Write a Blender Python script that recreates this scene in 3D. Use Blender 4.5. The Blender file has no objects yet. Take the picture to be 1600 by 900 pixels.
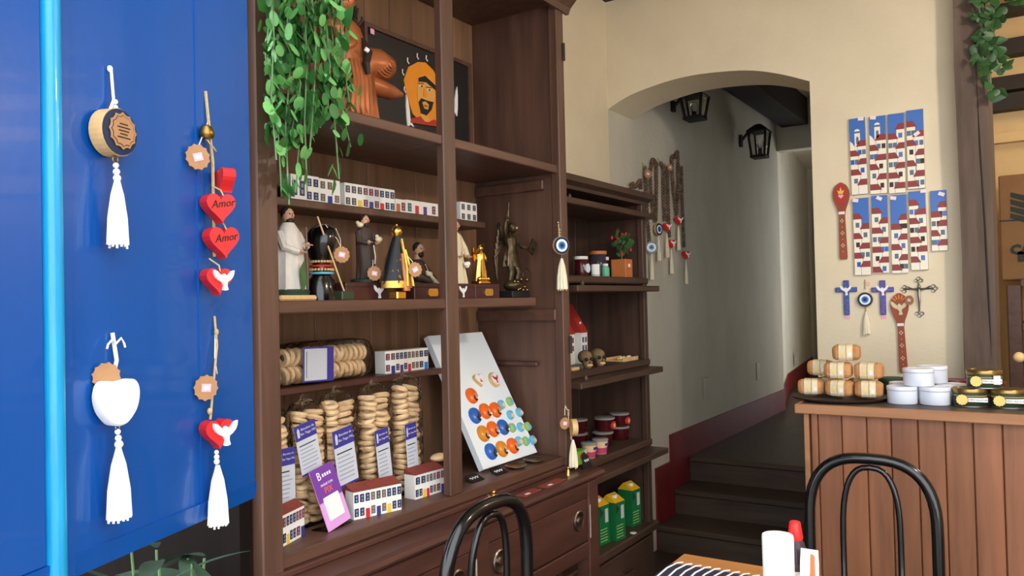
import bpy, bmesh, math, random
from mathutils import Matrix, Vector
random.seed(7)
SC = bpy.context.scene
COL = SC.collection
PI = math.pi

# ------------------------------------------------------------------ camera
F = 1240.0
PSI = math.radians(33.2); PIT = math.radians(1.05); ROLL = .0228
EYE = Vector((0, 0, 1.35))
f0 = Vector((-math.sin(PSI) * math.cos(PIT), math.cos(PSI) * math.cos(PIT), math.sin(PIT)))
r0 = Vector((math.cos(PSI), math.sin(PSI), 0)); u0 = r0.cross(f0)
RV = r0 * math.cos(ROLL) - u0 * math.sin(ROLL); UV = u0 * math.cos(ROLL) + r0 * math.sin(ROLL)
cam = bpy.data.cameras.new('camera'); camo = bpy.data.objects.new('camera', cam); COL.objects.link(camo)
cam.sensor_width = 36; cam.lens = F / 1600 * 36; cam.clip_start = .02; cam.clip_end = 200
mw = Matrix((RV, UV, -f0)).transposed().to_4x4(); mw.translation = EYE
camo.matrix_world = mw
SC.camera = camo

# ------------------------------------------------------------------ daylight and exposure
world = bpy.data.worlds.new('sky'); SC.world = world; world.use_nodes = True
bg = world.node_tree.nodes['Background']; bg.inputs[0].default_value = (.93, .965, 1.0, 1); bg.inputs[1].default_value = 3.0
SC.view_settings.view_transform = 'Standard'; SC.view_settings.look = 'None'
SC.view_settings.exposure = .43; SC.view_settings.gamma = 1
SC.view_settings.use_curve_mapping = False

# ------------------------------------------------------------------ pixel -> place
def ray(px, py): return f0 + RV * ((px - 800) / F) + UV * ((450 - py) / F)
def on(ax, px, py, c):
    d = ray(px, py); return EYE + d * ((c - EYE[ax]) / d[ax])
def PX(px, py, x): return on(0, px, py, x)
def PY(px, py, y): return on(1, px, py, y)
def PZ(px, py, z): return on(2, px, py, z)
def mpp(p): return (Vector(p) - EYE).dot(f0) / F

# ------------------------------------------------------------------ materials
def S(r, g, b):
    c = []
    for v in (r, g, b):
        v /= 255.0
        c.append(v / 12.92 if v <= .04045 else ((v + .055) / 1.055) ** 2.4)
    return tuple(c)
MATS = {}
def mat(name, rgb, rough=.55, metal=0.0, var=.0, scale=(20, 20, 20), bump=0.0, bscale=None, rnd=0.0, spec=.5, trans=0, ior=1.45, coat=0, emit=0, rgb2=None):
    if name in MATS: return MATS[name]
    m = bpy.data.materials.new(name); m.use_nodes = True
    nt = m.node_tree; N = nt.nodes; L = nt.links; b = N['Principled BSDF']
    col = S(*rgb); b.inputs['Base Color'].default_value = (*col, 1)
    b.inputs['Roughness'].default_value = rough; b.inputs['Metallic'].default_value = metal
    b.inputs['Specular IOR Level'].default_value = spec
    b.inputs['Transmission Weight'].default_value = trans; b.inputs['IOR'].default_value = ior
    b.inputs['Coat Weight'].default_value = coat
    if emit:
        b.inputs['Emission Color'].default_value = (*col, 1); b.inputs['Emission Strength'].default_value = emit
    if var or bump or rnd or rgb2:
        tc = N.new('ShaderNodeTexCoord'); mp = N.new('ShaderNodeMapping'); L.new(tc.outputs['Object'], mp.inputs[0])
        mp.inputs['Scale'].default_value = scale
        oi = N.new('ShaderNodeObjectInfo')
        add = N.new('ShaderNodeVectorMath'); add.operation = 'ADD'; L.new(mp.outputs[0], add.inputs[0])
        mul = N.new('ShaderNodeVectorMath'); mul.operation = 'SCALE'; mul.inputs[0].default_value = (37, 17, 29); L.new(oi.outputs['Random'], mul.inputs['Scale'])
        if rnd: L.new(mul.outputs[0], add.inputs[1])
        no = N.new('ShaderNodeTexNoise'); no.inputs['Scale'].default_value = 1; no.inputs['Detail'].default_value = 6; no.inputs['Roughness'].default_value = .6
        L.new(add.outputs[0], no.inputs['Vector'])
        mix = N.new('ShaderNodeMix'); mix.data_type = 'RGBA'
        c2 = S(*rgb2) if rgb2 else None
        lo = tuple(max(0, c * (1 - var)) for c in col); hi = c2 or tuple(min(1, c * (1 + var)) for c in col)
        mix.inputs[6].default_value = (*lo, 1); mix.inputs[7].default_value = (*hi, 1)
        rp = N.new('ShaderNodeMapRange'); rp.inputs[1].default_value = .3; rp.inputs[2].default_value = .7
        L.new(no.outputs[0], rp.inputs[0]); L.new(rp.outputs[0], mix.inputs[0])
        out = mix.outputs[2]
        if rnd:
            hs = N.new('ShaderNodeHueSaturation'); mr = N.new('ShaderNodeMapRange')
            mr.inputs[3].default_value = 1 - rnd; mr.inputs[4].default_value = 1 + rnd
            L.new(oi.outputs['Random'], mr.inputs[0]); L.new(mr.outputs[0], hs.inputs['Value']); L.new(out, hs.inputs['Color']); out = hs.outputs[0]
        L.new(out, b.inputs['Base Color'])
        if bump:
            bp = N.new('ShaderNodeBump'); bp.inputs['Strength'].default_value = bump; bp.inputs['Distance'].default_value = .004
            src = no
            if bscale:
                src = N.new('ShaderNodeTexNoise'); src.inputs['Scale'].default_value = bscale; src.inputs['Detail'].default_value = 5; L.new(tc.outputs['Object'], src.inputs['Vector'])
            L.new(src.outputs[0], bp.inputs['Height']); L.new(bp.outputs[0], b.inputs['Normal'])
    MATS[name] = m
    return m
def film_mat():
    m = bpy.data.materials.new('clear_film'); m.use_nodes = True; nt = m.node_tree; N = nt.nodes; L = nt.links
    N.remove(N['Principled BSDF']); o = N['Material Output']
    t = N.new('ShaderNodeBsdfTransparent'); g = N.new('ShaderNodeBsdfGlossy'); g.inputs['Roughness'].default_value = .12
    lw = N.new('ShaderNodeFresnel'); lw.inputs[0].default_value = 1.22
    no = N.new('ShaderNodeTexNoise'); no.inputs['Scale'].default_value = 45; no.inputs['Detail'].default_value = 3; tc = N.new('ShaderNodeTexCoord'); L.new(tc.outputs['Object'], no.inputs['Vector'])
    bp = N.new('ShaderNodeBump'); bp.inputs['Strength'].default_value = .9; bp.inputs['Distance'].default_value = .012
    L.new(no.outputs[0], bp.inputs['Height']); L.new(bp.outputs[0], g.inputs['Normal']); L.new(bp.outputs[0], lw.inputs['Normal'])
    mx = N.new('ShaderNodeMixShader'); L.new(lw.outputs[0], mx.inputs[0]); L.new(t.outputs[0], mx.inputs[1]); L.new(g.outputs[0], mx.inputs[2]); L.new(mx.outputs[0], o.inputs[0])
    return m
FILM = film_mat()
W = dict(
 plaster=mat('cream_plaster', (226, 212, 184), .9, var=.05, scale=(3, 3, 3), bump=.25, bscale=60),
 hallpl=mat('grey_white_plaster', (206, 200, 184), .9, var=.07, scale=(4, 4, 2), bump=.8, bscale=38),
 tanpl=mat('tan_plaster', (214, 186, 140), .9, var=.04),
 red=mat('oxblood_paint', (112, 30, 32), .5, var=.15, scale=(8, 8, 8)),
 floor=mat('dark_floorboards', (62, 46, 38), .45, var=.3, scale=(30, 3, 30), bump=.1),
 stair=mat('dark_stair_wood', (70, 56, 46), .5, var=.3, scale=(3, 30, 30), bump=.1, rnd=.12),
 pave=mat('grey_paving', (150, 145, 138), .8, var=.15, scale=(5, 5, 5)),
 wood=mat('reddish_brown_wood', (88, 62, 50), .42, var=.32, scale=(26, 26, 2.2), bump=.12, rnd=.08),
 woodh=mat('reddish_brown_wood_level', (90, 62, 50), .42, var=.3, scale=(26, 2.2, 26), bump=.12, rnd=.08),
 back=mat('warm_back_board', (120, 88, 64), .55, var=.3, scale=(22, 22, 1.6), bump=.12, rnd=.12),
 desk=mat('mahogany_brown_wood', (80, 50, 42), .38, var=.3, scale=(26, 2.2, 26), bump=.1, rnd=.06),
 cab=mat('walnut_brown_wood', (76, 56, 45), .45, var=.3, scale=(24, 3, 24), bump=.12, rnd=.08),
 cabv=mat('walnut_brown_wood_upright', (74, 53, 43), .45, var=.3, scale=(24, 24, 2), bump=.12, rnd=.08),
 plank=mat('counter_plank', (134, 86, 58), .5, var=.3, scale=(22, 22, 1.6), bump=.12, rnd=.2),
 ctop=mat('counter_edge_wood', (158, 110, 74), .5, var=.2, scale=(2, 24, 24), bump=.1),
 ctopd=mat('counter_top_dark', (60, 46, 40), .5, var=.2),
 timber=mat('weathered_timber', (98, 82, 72), .85, var=.4, scale=(16, 16, 1.6), bump=.6),
 beam=mat('dark_beam', (44, 38, 38), .7, var=.2, scale=(3, 3, 3)),
 blue=mat('gloss_blue_paint', (4, 76, 156), .28, var=.06, scale=(7, 7, 2), bump=.05, bscale=60, coat=.3),
 blueLit=mat('sky_lit_blue_paint', (24, 150, 205), .3, var=.15, scale=(60, 60, 8), bump=.25, coat=.3),  # shutter blue lightened: sky light on the moulding put into the colour
 black=mat('gloss_black_enamel', (12, 13, 15), .22, coat=.4),
 blk=mat('matt_black', (20, 20, 22), .6), chalk=mat('chalk_white', (225, 225, 225), .8),
 white=mat('white_gloss', (240, 240, 238), .4), mwhite=mat('matt_white', (236, 234, 228), .8, var=.03),
 cotton=mat('cream_cotton', (232, 222, 196), .9, var=.1, scale=(90, 90, 20)), cottonw=mat('white_cotton', (244, 241, 232), .9, var=.06, scale=(90, 90, 20)),
 twine=mat('jute_twine', (190, 164, 118), .9, var=.2, scale=(200, 200, 200)),
 kraft=mat('kraft_card', (172, 128, 90), .85, var=.08, scale=(50, 50, 50)), kraftd=mat('kraft_wrap', (182, 130, 82), .8, var=.12, scale=(30, 30, 30), rnd=.07),
 pink=mat('pink_price_sticker', (238, 176, 190), .7), stick=mat('pale_sticker', (240, 226, 230), .7),
 redp=mat('bright_red_paint', (206, 36, 40), .45, var=.08, scale=(30, 30, 30)),
 navy=mat('navy_glass', (24, 44, 74), .15), sky=mat('light_blue_glass', (110, 170, 226), .15), iris=mat('mid_blue_glass', (40, 96, 176), .15),
 lwood=mat('pale_wood', (214, 176, 120), .6, var=.15, scale=(60, 60, 8)), owood=mat('orange_wood', (196, 116, 62), .5, var=.15, scale=(20, 20, 4)),
 brass=mat('aged_brass', (150, 120, 62), .35, 1), gold=mat('bright_gold', (236, 186, 92), .25, 1), goldp=mat('gold_trim', (222, 184, 84), .4, .6, var=.3, scale=(160, 160, 160)),
 copper=mat('copper_bronze_glaze', (176, 104, 62), .33, .35, var=.25, scale=(14, 14, 14)), bronze=mat('dark_bronze', (26, 23, 19), .35, .6, var=.6, scale=(60, 60, 60), rgb2=(92, 78, 52)),
 silver=mat('pewter_silver', (150, 148, 144), .35, .9), steel=mat('worn_nickel', (150, 140, 132), .3, 1),
 leaf=mat('pale_green_leaf', (104, 168, 92), .5, var=.18, scale=(40, 40, 40), rnd=.3), leaf2=mat('deep_green_leaf', (58, 112, 52), .5, var=.2, scale=(30, 30, 30), rnd=.3),
 ivy=mat('ivy_green', (52, 88, 46), .45, var=.2, scale=(30, 30, 30), rnd=.3), dleaf=mat('dusky_leaf', (50, 72, 54), .5, var=.25, scale=(9, 9, 9), rnd=.2), stem=mat('green_stem', (96, 130, 84), .6),
 skin=mat('painted_skin', (198, 152, 122), .6), hair=mat('dark_brown_hair', (40, 28, 24), .6), habit=mat('brown_habit', (66, 52, 46), .7, var=.2, scale=(40, 40, 10)),
 cream=mat('cream_robe', (214, 200, 166), .7, var=.15, scale=(30, 30, 12)), greywhite=mat('grey_white_stone', (208, 200, 190), .8, var=.15, scale=(40, 40, 12)),
 dkgreen=mat('dark_green_base', (38, 62, 46), .6), boxw=mat('dark_red_wood_box', (70, 34, 32), .4, var=.2, scale=(20, 4, 20)),
 cloak=mat('black_cloak', (16, 18, 26), .5), roof=mat('terracotta_roof', (132, 58, 48), .7, var=.12, scale=(60, 60, 60)), roofr=mat('red_roof', (176, 52, 46), .6),
 hwhite=mat('house_white', (238, 236, 230), .65), side=mat('house_pale_side', (214, 226, 238), .65),
 biscuit=mat('baked_biscuit', (222, 190, 146), .7, var=.14, scale=(50, 50, 50), bump=.1, rnd=.08),
 lblue=mat('label_blue', (58, 52, 140), .5), lgrey=mat('label_grey', (196, 200, 210), .5), purple=mat('sign_purple', (118, 58, 160), .35), lilac=mat('sign_lilac', (222, 160, 224), .35), orange=mat('sign_orange', (240, 110, 60), .4),
 foam=mat('white_foam_board', (232, 240, 246), .6), mor=mat('magnet_orange', (236, 104, 30), .2), mam=mat('magnet_amber', (214, 136, 40), .2), mbl=mat('magnet_blue', (42, 100, 186), .2), mlb=mat('magnet_light_blue', (110, 184, 214), .2), mgr=mat('magnet_green', (150, 190, 110), .2),
 halo=mat('halo_orange', (232, 142, 30), .5, var=.06), face=mat('face_paint', (224, 160, 76), .5), ink=mat('black_paint', (16, 14, 14), .5), board=mat('black_board', (30, 26, 26), .5),
 glass=mat('clear_glass', (250, 252, 252), .03, trans=1, ior=1.3), bottle=mat('smoky_bottle', (96, 84, 96), .08, trans=.6, ior=1.3), redcap=mat('red_plastic', (232, 36, 34), .35),
 lid=mat('clear_lid', (206, 204, 200), .15, trans=.5, ior=1.2), jam=mat('dark_red_jam', (70, 18, 22), .15), jamlab=mat('red_label', (206, 66, 52), .4), yog=mat('peach_cup', (236, 196, 150), .4), magenta=mat('berry_print', (190, 70, 110), .4), limeb=mat('lime_box', (120, 180, 60), .4),
 carton=mat('carton_green', (26, 112, 62), .35), yellow=mat('carton_yellow', (240, 186, 40), .4), cgrey=mat('carton_pale', (200, 206, 206), .4),
 bone=mat('old_bone', (124, 100, 68), .7, var=.3, scale=(60, 60, 60)), bead=mat('brown_bead', (98, 76, 58), .5, var=.25, scale=(40, 40, 40), rnd=.25),
 tilebl=mat('tile_blue', (58, 108, 190), .35, var=.05, scale=(20, 20, 20)), tilew=mat('tile_white', (242, 234, 216), .4), tiler=mat('tile_roof', (140, 48, 44), .4), tilen=mat('tile_window', (84, 110, 130), .4), tileo=mat('tile_edge', (196, 188, 172), .6),
 spoonw=mat('reddish_spoon_wood', (150, 72, 42), .5, var=.15, scale=(40, 40, 6)), spoonr=mat('spoon_red_paint', (176, 44, 34), .45), dkblue=mat('cross_blue', (30, 46, 130), .35, var=.4, scale=(120, 120, 120), rgb2=(90, 110, 190)), violet=mat('cross_violet', (60, 44, 130), .35, var=.4, scale=(120, 120, 120), rgb2=(110, 100, 190)),
 tin=mat('white_tin', (216, 222, 234), .25), tinline=mat('grey_tin_line', (150, 156, 170), .3), gtin=mat('dark_green_tin', (46, 58, 42), .3), gtl=mat('gold_tin_lid', (150, 126, 76), .3, .9), rtin=mat('dark_red_tin', (96, 22, 28), .3), badge=mat('pale_gold_badge', (226, 196, 110), .4),
 table=mat('honey_table_wood', (186, 126, 68), .4, var=.2, scale=(3, 24, 24), bump=.08), matn=mat('navy_weave', (40, 42, 62), .9, var=.15, scale=(200, 200, 200)), matw=mat('white_yarn', (230, 230, 232), .9), clothr=mat('red_cloth', (186, 44, 56), .85, var=.3, scale=(60, 60, 60), rgb2=(226, 214, 214)),
 carb=mat('brown_cardboard', (140, 104, 70), .85, var=.08, scale=(12, 12, 12)), cardink=mat('dark_print', (40, 52, 46), .7), pot=mat('terracotta_pot', (160, 92, 62), .8),
 outlet=mat('outlet_ivory', (176, 166, 146), .5), door=mat('grey_painted_door', (150, 146, 138), .6), check=mat('red_check_cloth', (150, 34, 40), .9, var=.5, scale=(120, 120, 120), rgb2=(220, 200, 196)), flower=mat('red_flower', (196, 48, 48), .6), yleaf=mat('yellow_wrapper', (214, 180, 70), .3), green2=mat('jade_label', (96, 178, 140), .4), coin=mat('old_bronze_dish', (120, 96, 66), .35, .9, var=.3, scale=(60, 60, 60)),
)
HW = {'n': mat('window_navy', (34, 44, 84), .4), 'm': mat('window_maroon', (120, 40, 52), .4), 'g': mat('window_grey', (70, 66, 66), .4), 'b': mat('window_brown', (120, 96, 72), .4), 't': mat('window_teal', (40, 96, 116), .4),
      'R': mat('door_red', (206, 44, 54), .4), 'B': mat('door_blue', (54, 62, 140), .4), 'Y': mat('door_yellow', (232, 196, 62), .4), 'P': mat('door_purple', (92, 50, 130), .4), 'O': mat('door_orange', (190, 96, 50), .4), 'C': mat('door_sky', (44, 120, 196), .4)}
PANE = mat('window_pane', (140, 146, 160), .3)

# ------------------------------------------------------------------ mesh helpers
def Rz(a): return Matrix.Rotation(a, 4, 'Z')
def Rx(a): return Matrix.Rotation(a, 4, 'X')
def Ry(a): return Matrix.Rotation(a, 4, 'Y')
def Tr(x, y, z): return Matrix.Translation((x, y, z))
class MB:
    def __init__(s, M=None): s.v = []; s.f = []; s.mi = []; s.M = M
    def add(s, vs, fs, mi=0, M=None):
        o = len(s.v); A = s.M
        for p in vs:
            p = Vector(p)
            if M is not None: p = M @ p
            if A is not None: p = A @ p
            s.v.append(p)
        for f in fs: s.f.append([i + o for i in f]); s.mi.append(mi)
        return s
    def bx(s, x0, y0, z0, x1, y1, z1, mi=0, M=None, b=0):
        if x0 > x1: x0, x1 = x1, x0
        if y0 > y1: y0, y1 = y1, y0
        if z0 > z1: z0, z1 = z1, z0
        if not b:
            v = [(x, y, z) for z in (z0, z1) for y in (y0, y1) for x in (x0, x1)]
            return s.add(v, [(0, 2, 3, 1), (4, 5, 7, 6), (0, 1, 5, 4), (2, 6, 7, 3), (0, 4, 6, 2), (1, 3, 7, 5)], mi, M)
        b = min(b, .45 * (x1 - x0), .45 * (y1 - y0), .45 * (z1 - z0))
        bm = bmesh.new()
        for x, ix in ((x0, b), (x1, -b)):
            for y, iy in ((y0, b), (y1, -b)):
                for z, iz in ((z0, b), (z1, -b)):
                    bm.verts.new((x, y + iy, z + iz)); bm.verts.new((x + ix, y, z + iz)); bm.verts.new((x + ix, y + iy, z))
        bmesh.ops.convex_hull(bm, input=bm.verts); bm.verts.index_update()
        s.add([p.co.copy() for p in bm.verts], [[q.index for q in f.verts] for f in bm.faces], mi, M); bm.free(); return s
    def loft(s, rings, mi=0, closed=False, cap=True, M=None):
        n = len(rings[0]); v = [p for r in rings for p in r]; f = []
        k = len(rings); kk = k if closed else k - 1
        for i in range(kk):
            a = i * n; b = ((i + 1) % k) * n
            for j in range(n):
                j2 = (j + 1) % n; f.append((a + j, a + j2, b + j2, b + j))
        if cap and not closed: f.append(tuple(range(n))[::-1]); f.append(tuple(range((k - 1) * n, k * n)))
        return s.add(v, f, mi, M)
    def tube(s, pts, r, n=8, mi=0, closed=False, M=None):
        pts = [Vector(p) for p in pts]; k = len(pts); rings = []; prev = None
        for i, p in enumerate(pts):
            a = pts[(i - 1) % k] if (closed or i > 0) else p; b = pts[(i + 1) % k] if (closed or i < k - 1) else p
            t = (b - a).normalized() if (b - a).length > 1e-9 else Vector((0, 0, 1))
            if prev is None:
                ref = Vector((0, 0, 1)) if abs(t.z) < .9 else Vector((1, 0, 0)); u = t.cross(ref).normalized()
            else: u = (prev - t * prev.dot(t)).normalized()
            prev = u; w = t.cross(u); rr = r[i] if isinstance(r, (list, tuple)) else r
            rings.append([p + (u * math.cos(2 * PI * j / n) + w * math.sin(2 * PI * j / n)) * rr for j in range(n)])
        return s.loft(rings, mi, closed, True, M)
    def lathe(s, prof, n=20, c=(0, 0, 0), mi=0, M=None):
        return s.loft([[(c[0] + r * math.cos(2 * PI * j / n), c[1] + r * math.sin(2 * PI * j / n), c[2] + z) for j in range(n)] for r, z in prof], mi, False, True, M)
    def ell(s, c, r, nu=12, nv=8, mi=0, M=None):
        if not isinstance(r, (tuple, list)): r = (r, r, r)
        rings = []
        for i in range(nv + 1):
            t = PI * (i / nv) if 0 < i < nv else (.02 if i == 0 else PI - .02)
            rings.append([(c[0] + r[0] * math.sin(t) * math.cos(2 * PI * j / nu), c[1] + r[1] * math.sin(t) * math.sin(2 * PI * j / nu), c[2] - r[2] * math.cos(t)) for j in range(nu)])
        return s.loft(rings, mi, False, True, M)
    def prism(s, poly, y0, y1, mi=0, M=None):      # outline in x,z; extruded along y
        n = len(poly); v = [(x, y0, z) for x, z in poly] + [(x, y1, z) for x, z in poly]
        f = [tuple(range(n)), tuple(range(n, 2 * n))[::-1]] + [(j, j + n, (j + 1) % n + n, (j + 1) % n) for j in range(n)]
        return s.add(v, f, mi, M)
    def torus(s, R, r, nu=14, nv=6, mi=0, M=None, sz=1):
        return s.loft([[((R + r * math.cos(2 * PI * j / nv)) * math.cos(2 * PI * i / nu), (R + r * math.cos(2 * PI * j / nv)) * math.sin(2 * PI * i / nu), sz * r * math.sin(2 * PI * j / nv)) for j in range(nv)] for i in range(nu)], mi, True, False, M)
    def body(s, rings, n=20, folds=0, amp=0, mi=0, M=None):   # rings: (z, rx, ry, cx, cy)
        R = []
        for k, (z, rx, ry, cx, cy) in enumerate(rings):
            a = amp * (1 - k / max(1, len(rings) - 1))
            R.append([(cx + rx * (1 + a * math.cos(folds * 2 * PI * j / n)) * math.cos(2 * PI * j / n), cy + ry * (1 + a * math.cos(folds * 2 * PI * j / n)) * math.sin(2 * PI * j / n), z) for j in range(n)])
        return s.loft(R, mi, False, True, M)
    def mesh(s, name, mats, smooth=False):
        me = bpy.data.meshes.new(name); me.from_pydata([tuple(p) for p in s.v], [], s.f)
        bm = bmesh.new(); bm.from_mesh(me); bmesh.ops.recalc_face_normals(bm, faces=bm.faces); bm.to_mesh(me); bm.free()
        if not isinstance(mats, (list, tuple)): mats = [mats]
        for m in mats: me.materials.append(m)
        for p, i in zip(me.polygons, s.mi): p.material_index = i; p.use_smooth = smooth
        if smooth: me.set_sharp_from_angle(angle=math.radians(42))
        return me
    def build(s, name, mats, parent=None, smooth=False, world=False):
        if world and parent is not None:
            inv = (Matrix.Translation(parent.location) @ parent.rotation_euler.to_matrix().to_4x4()).inverted(); s.v = [inv @ p for p in s.v]
        return obj(name, s.mesh(name, mats, smooth), parent)
def obj(name, me, parent=None, M=None):
    o = bpy.data.objects.new(name, me); COL.objects.link(o)
    if parent is not None: o.parent = parent
    if M is not None: o.matrix_local = M
    return o
def tag(o, label, cat, group=None):
    o['label'] = label; o['category'] = cat
    if group: o['group'] = group
    return o
def thing(name, label, cat, loc=(0, 0, 0), rz=0, group=None):
    o = bpy.data.objects.new(name, None); COL.objects.link(o); o.location = loc; o.rotation_euler = (0, 0, rz); o.empty_display_size = .05
    return tag(o, label, cat, group)
def struct(name, mb, m, label=None):
    o = mb.build(name, m); o['kind'] = 'structure'
    if label: o['label'] = label
    return o
def text(s, size, m, parent, name='lettering', M=None, shear=0, align='CENTER', ext=.0003, sx=1, bold=0):
    cu = bpy.data.curves.new(name, 'FONT'); cu.body = s; cu.size = size; cu.align_x = align; cu.align_y = 'CENTER'; cu.extrude = ext; cu.shear = shear; cu.resolution_u = 2; cu.offset = bold
    t = bpy.data.objects.new(name, cu); COL.objects.link(t); bpy.context.view_layer.update()
    me = bpy.data.meshes.new_from_object(t); bpy.data.objects.remove(t); bpy.data.curves.remove(cu)
    me.transform(Matrix.Diagonal((sx, 1, 1, 1))); me.materials.clear(); me.materials.append(m)
    me.transform(Rx(PI / 2))                       # stands up in the x,z plane, faces -y
    return obj(name, me, parent, M)
def circ(r, n=16, cx=0, cz=0, sx=1): return [(cx + sx * r * math.cos(2 * PI * i / n), cz + r * math.sin(2 * PI * i / n)) for i in range(n)]
def scallop(r, n=12, k=3, cx=0, cz=0):
    return [(cx + r * (1 + .07 * math.cos(n * t)) * math.cos(t), cz + r * (1 + .07 * math.cos(n * t)) * math.sin(t)) for t in [2 * PI * i / (n * k) for i in range(n * k)]]
def heart(w, n=28):
    o = []
    for i in range(n):
        t = 2 * PI * i / n
        x = 16 * math.sin(t) ** 3; z = 13 * math.cos(t) - 5 * math.cos(2 * t) - 2 * math.cos(3 * t) - math.cos(4 * t)
        o.append((x * w / 32, z * w / 32))
    return o[::-1]
DOVE = [(0, .28), (.08, .22), (.1, .12), (.22, .2), (.42, .42), (.56, .46), (.54, .28), (.46, .1), (.32, -.04), (.16, -.14), (.14, -.3), (.2, -.52), (.06, -.56), (-.08, -.54), (-.02, -.32), (-.12, -.14), (-.3, -.06), (-.46, .08), (-.56, .28), (-.56, .46), (-.4, .4), (-.2, .2), (-.08, .12), (-.1, .22)]
def sc(poly, k, cx=0, cz=0, kx=None): return [(cx + x * (kx or k), cz + z * k) for x, z in poly]
def tassel(mb_cord, mb_t, x, z, length, w, y=-.01):   # bead chain then skirt, hangs from (x,z)
    mb_t.body([(z - length, w * .5, w * .4, x, y), (z - length * .6, w * .46, w * .36, x, y), (z - length * .25, w * .3, w * .26, x, y), (z - length * .1, w * .17, w * .17, x, y), (z, w * .1, w * .1, x, y)], 22, 11, .13)
RB = PI / 2           # things on the left wall: local x runs to the right in the picture, front looks into the room
# ================================================================== SETTING
XL = -1.73; YB = 3.55; CH = 2.95
struct('floor', MB().bx(-1.93, 1.0, -.1, 3.2, 5.2, 0), W['floor'])
struct('floor_pavement', MB().bx(-6, -6, -.12, 6, 1.0, 0), W['pave'])
struct('floor_landing', MB().bx(XL - .7, 4.54, .36, -.65, 10.6, .42), W['floor'])
struct('wall_left', MB().bx(XL - .2, 1.09, 0, XL, YB, CH), W['plaster'])
struct('wall_hall', MB().bx(XL - .2, YB, 0, XL, 6.7, CH).add([(XL, 6.7, 0), (XL - .07, 6.95, 0), (XL - .3, 8.0, 0), (XL - .6, 10.4, 0), (XL, 6.7, CH), (XL - .07, 6.95, CH), (XL - .3, 8.0, CH), (XL - .6, 10.4, CH)], [(0, 1, 5, 4), (1, 2, 6, 5), (2, 3, 7, 6)]), W['hallpl'])
struct('wall_hall_end', MB().bx(-2.6, 10.4, 0, -.6, 10.6, CH), W['hallpl'])
struct('wall_hall_right', MB().bx(-.70, YB + .3, 0, -.60, 7.2, CH).bx(-.70, 8.3, 0, -.6, 10.5, CH).bx(-.70, 7.2, 2.2, -.6, 8.3, CH), W['hallpl'])
edge = [(955, 167), (975, 154), (1000, 142), (1050, 125), (1100, 115), (1165, 110), (1215, 115), (1265, 127)]
def catmull(P, n=5):
    o = []
    for i in range(len(P) - 1):
        a = P[max(0, i - 1)]; b = P[i]; c = P[i + 1]; d = P[min(len(P) - 1, i + 2)]
        for k in range(n):
            t = k / n; o.append(tuple(.5 * (2 * b[j] + (c[j] - a[j]) * t + (2 * a[j] - 5 * b[j] + 4 * c[j] - d[j]) * t * t + (3 * b[j] - a[j] - 3 * c[j] + d[j]) * t ** 3) for j in (0, 1)))
    return o + [tuple(P[-1])]
pts = [PY(a, b, YB) for a, b in catmull(edge)]; pts = [(min(p.x, 9), p.z) for p in pts]; pts[0] = (XL, pts[0][1] - .01)
wb = MB()
for (xa, za), (xb, zb) in zip(pts, pts[1:]):
    wb.prism([(xa, za), (xb, zb), (xb, CH), (xa, CH)], YB, YB + .3)
xj = pts[-1][0]
wb.bx(xj, YB, 0, -.2, YB + .3, CH).bx(-.2, YB, 2.62, 3.2, YB + .3, CH)
struct('wall_back', wb, W['plaster'])
struct('wall_right', MB().bx(3.0, 1.0, 0, 3.2, 5.2, CH), W['plaster'])
struct('wall_store', MB().bx(-.6, 4.95, 0, 3.2, 5.1, CH), W['tanpl'])
struct('wall_front', MB().bx(-3.2, .95, 2.55, 3.2, 1.12, CH).bx(2.4, .95, 0, 3.2, 1.12, CH), W['plaster'])
struct('ceiling', MB().bx(-2.7, .95, CH, 3.2, 10.6, CH + .1), W['plaster'])
struct('trim_1', MB().bx(-3.2, 1.055, 0, -1.37, 1.078, 2.55), mat('shade_black_board', (22, 16, 15), .9, spec=.1, var=.2, scale=(20, 20, 2)), 'added near-black board standing for shade beside the bookcase')  # added board, its near-black colour stands for the shade behind the shutter
bb = MB()
bb.bx(XL, 4.01, 0, XL + .012, 4.22, .437).bx(XL, 4.22, 0, XL + .012, 6.7, .587)
A = [(XL, 6.7), (XL - .07, 6.95), (XL - .3, 8.0), (XL - .6, 10.4)]
for (xa, ya), (xb, yb) in zip(A, A[1:]): bb.add([(xa + .012, ya, .4), (xb + .012, yb, .4), (xb + .012, yb, .587), (xa + .012, ya, .587), (xa, ya, .4), (xb, yb, .4), (xb, yb, .587), (xa, ya, .587)], [(0, 1, 2, 3), (3, 2, 6, 7)])
struct('baseboard_left', bb, W['red'])
for i, (a, b) in enumerate([((945, 4), (1000, 0))]):
    p = PY(*a, YB); q = PY(*b, YB)
    struct('trim_2', MB().bx(p.x, 1.12, p.z, q.x, YB, CH), W['beam'], 'dark ceiling beam over the left wall')
p = PY(1218, 197, 6.6); q = PY(1255, 197, 6.6)
struct('trim_3', MB().bx(p.x, YB + .3, p.z, q.x + .02, 6.68, CH), W['beam'], 'dark beam under the hall ceiling')
struct('trim_4', MB().bx(XL, 6.68, 2.55, -.7, 6.8, CH), W['hallpl'], 'lintel across the far end of the hall')
dr = MB().bx(-2.25, 10.33, .42, -1.25, 10.4, 2.5); struct('door_1', dr, W['door'], 'dim grey door at the end of the hall')
for z, y0, y1 in [(.14, 3.98, 4.24), (.28, 4.24, 4.48)]: pass
st = thing('stairs', 'three dark wooden steps rising through the arch', 'stairs', (-1.2, 4.2, 0))
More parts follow.
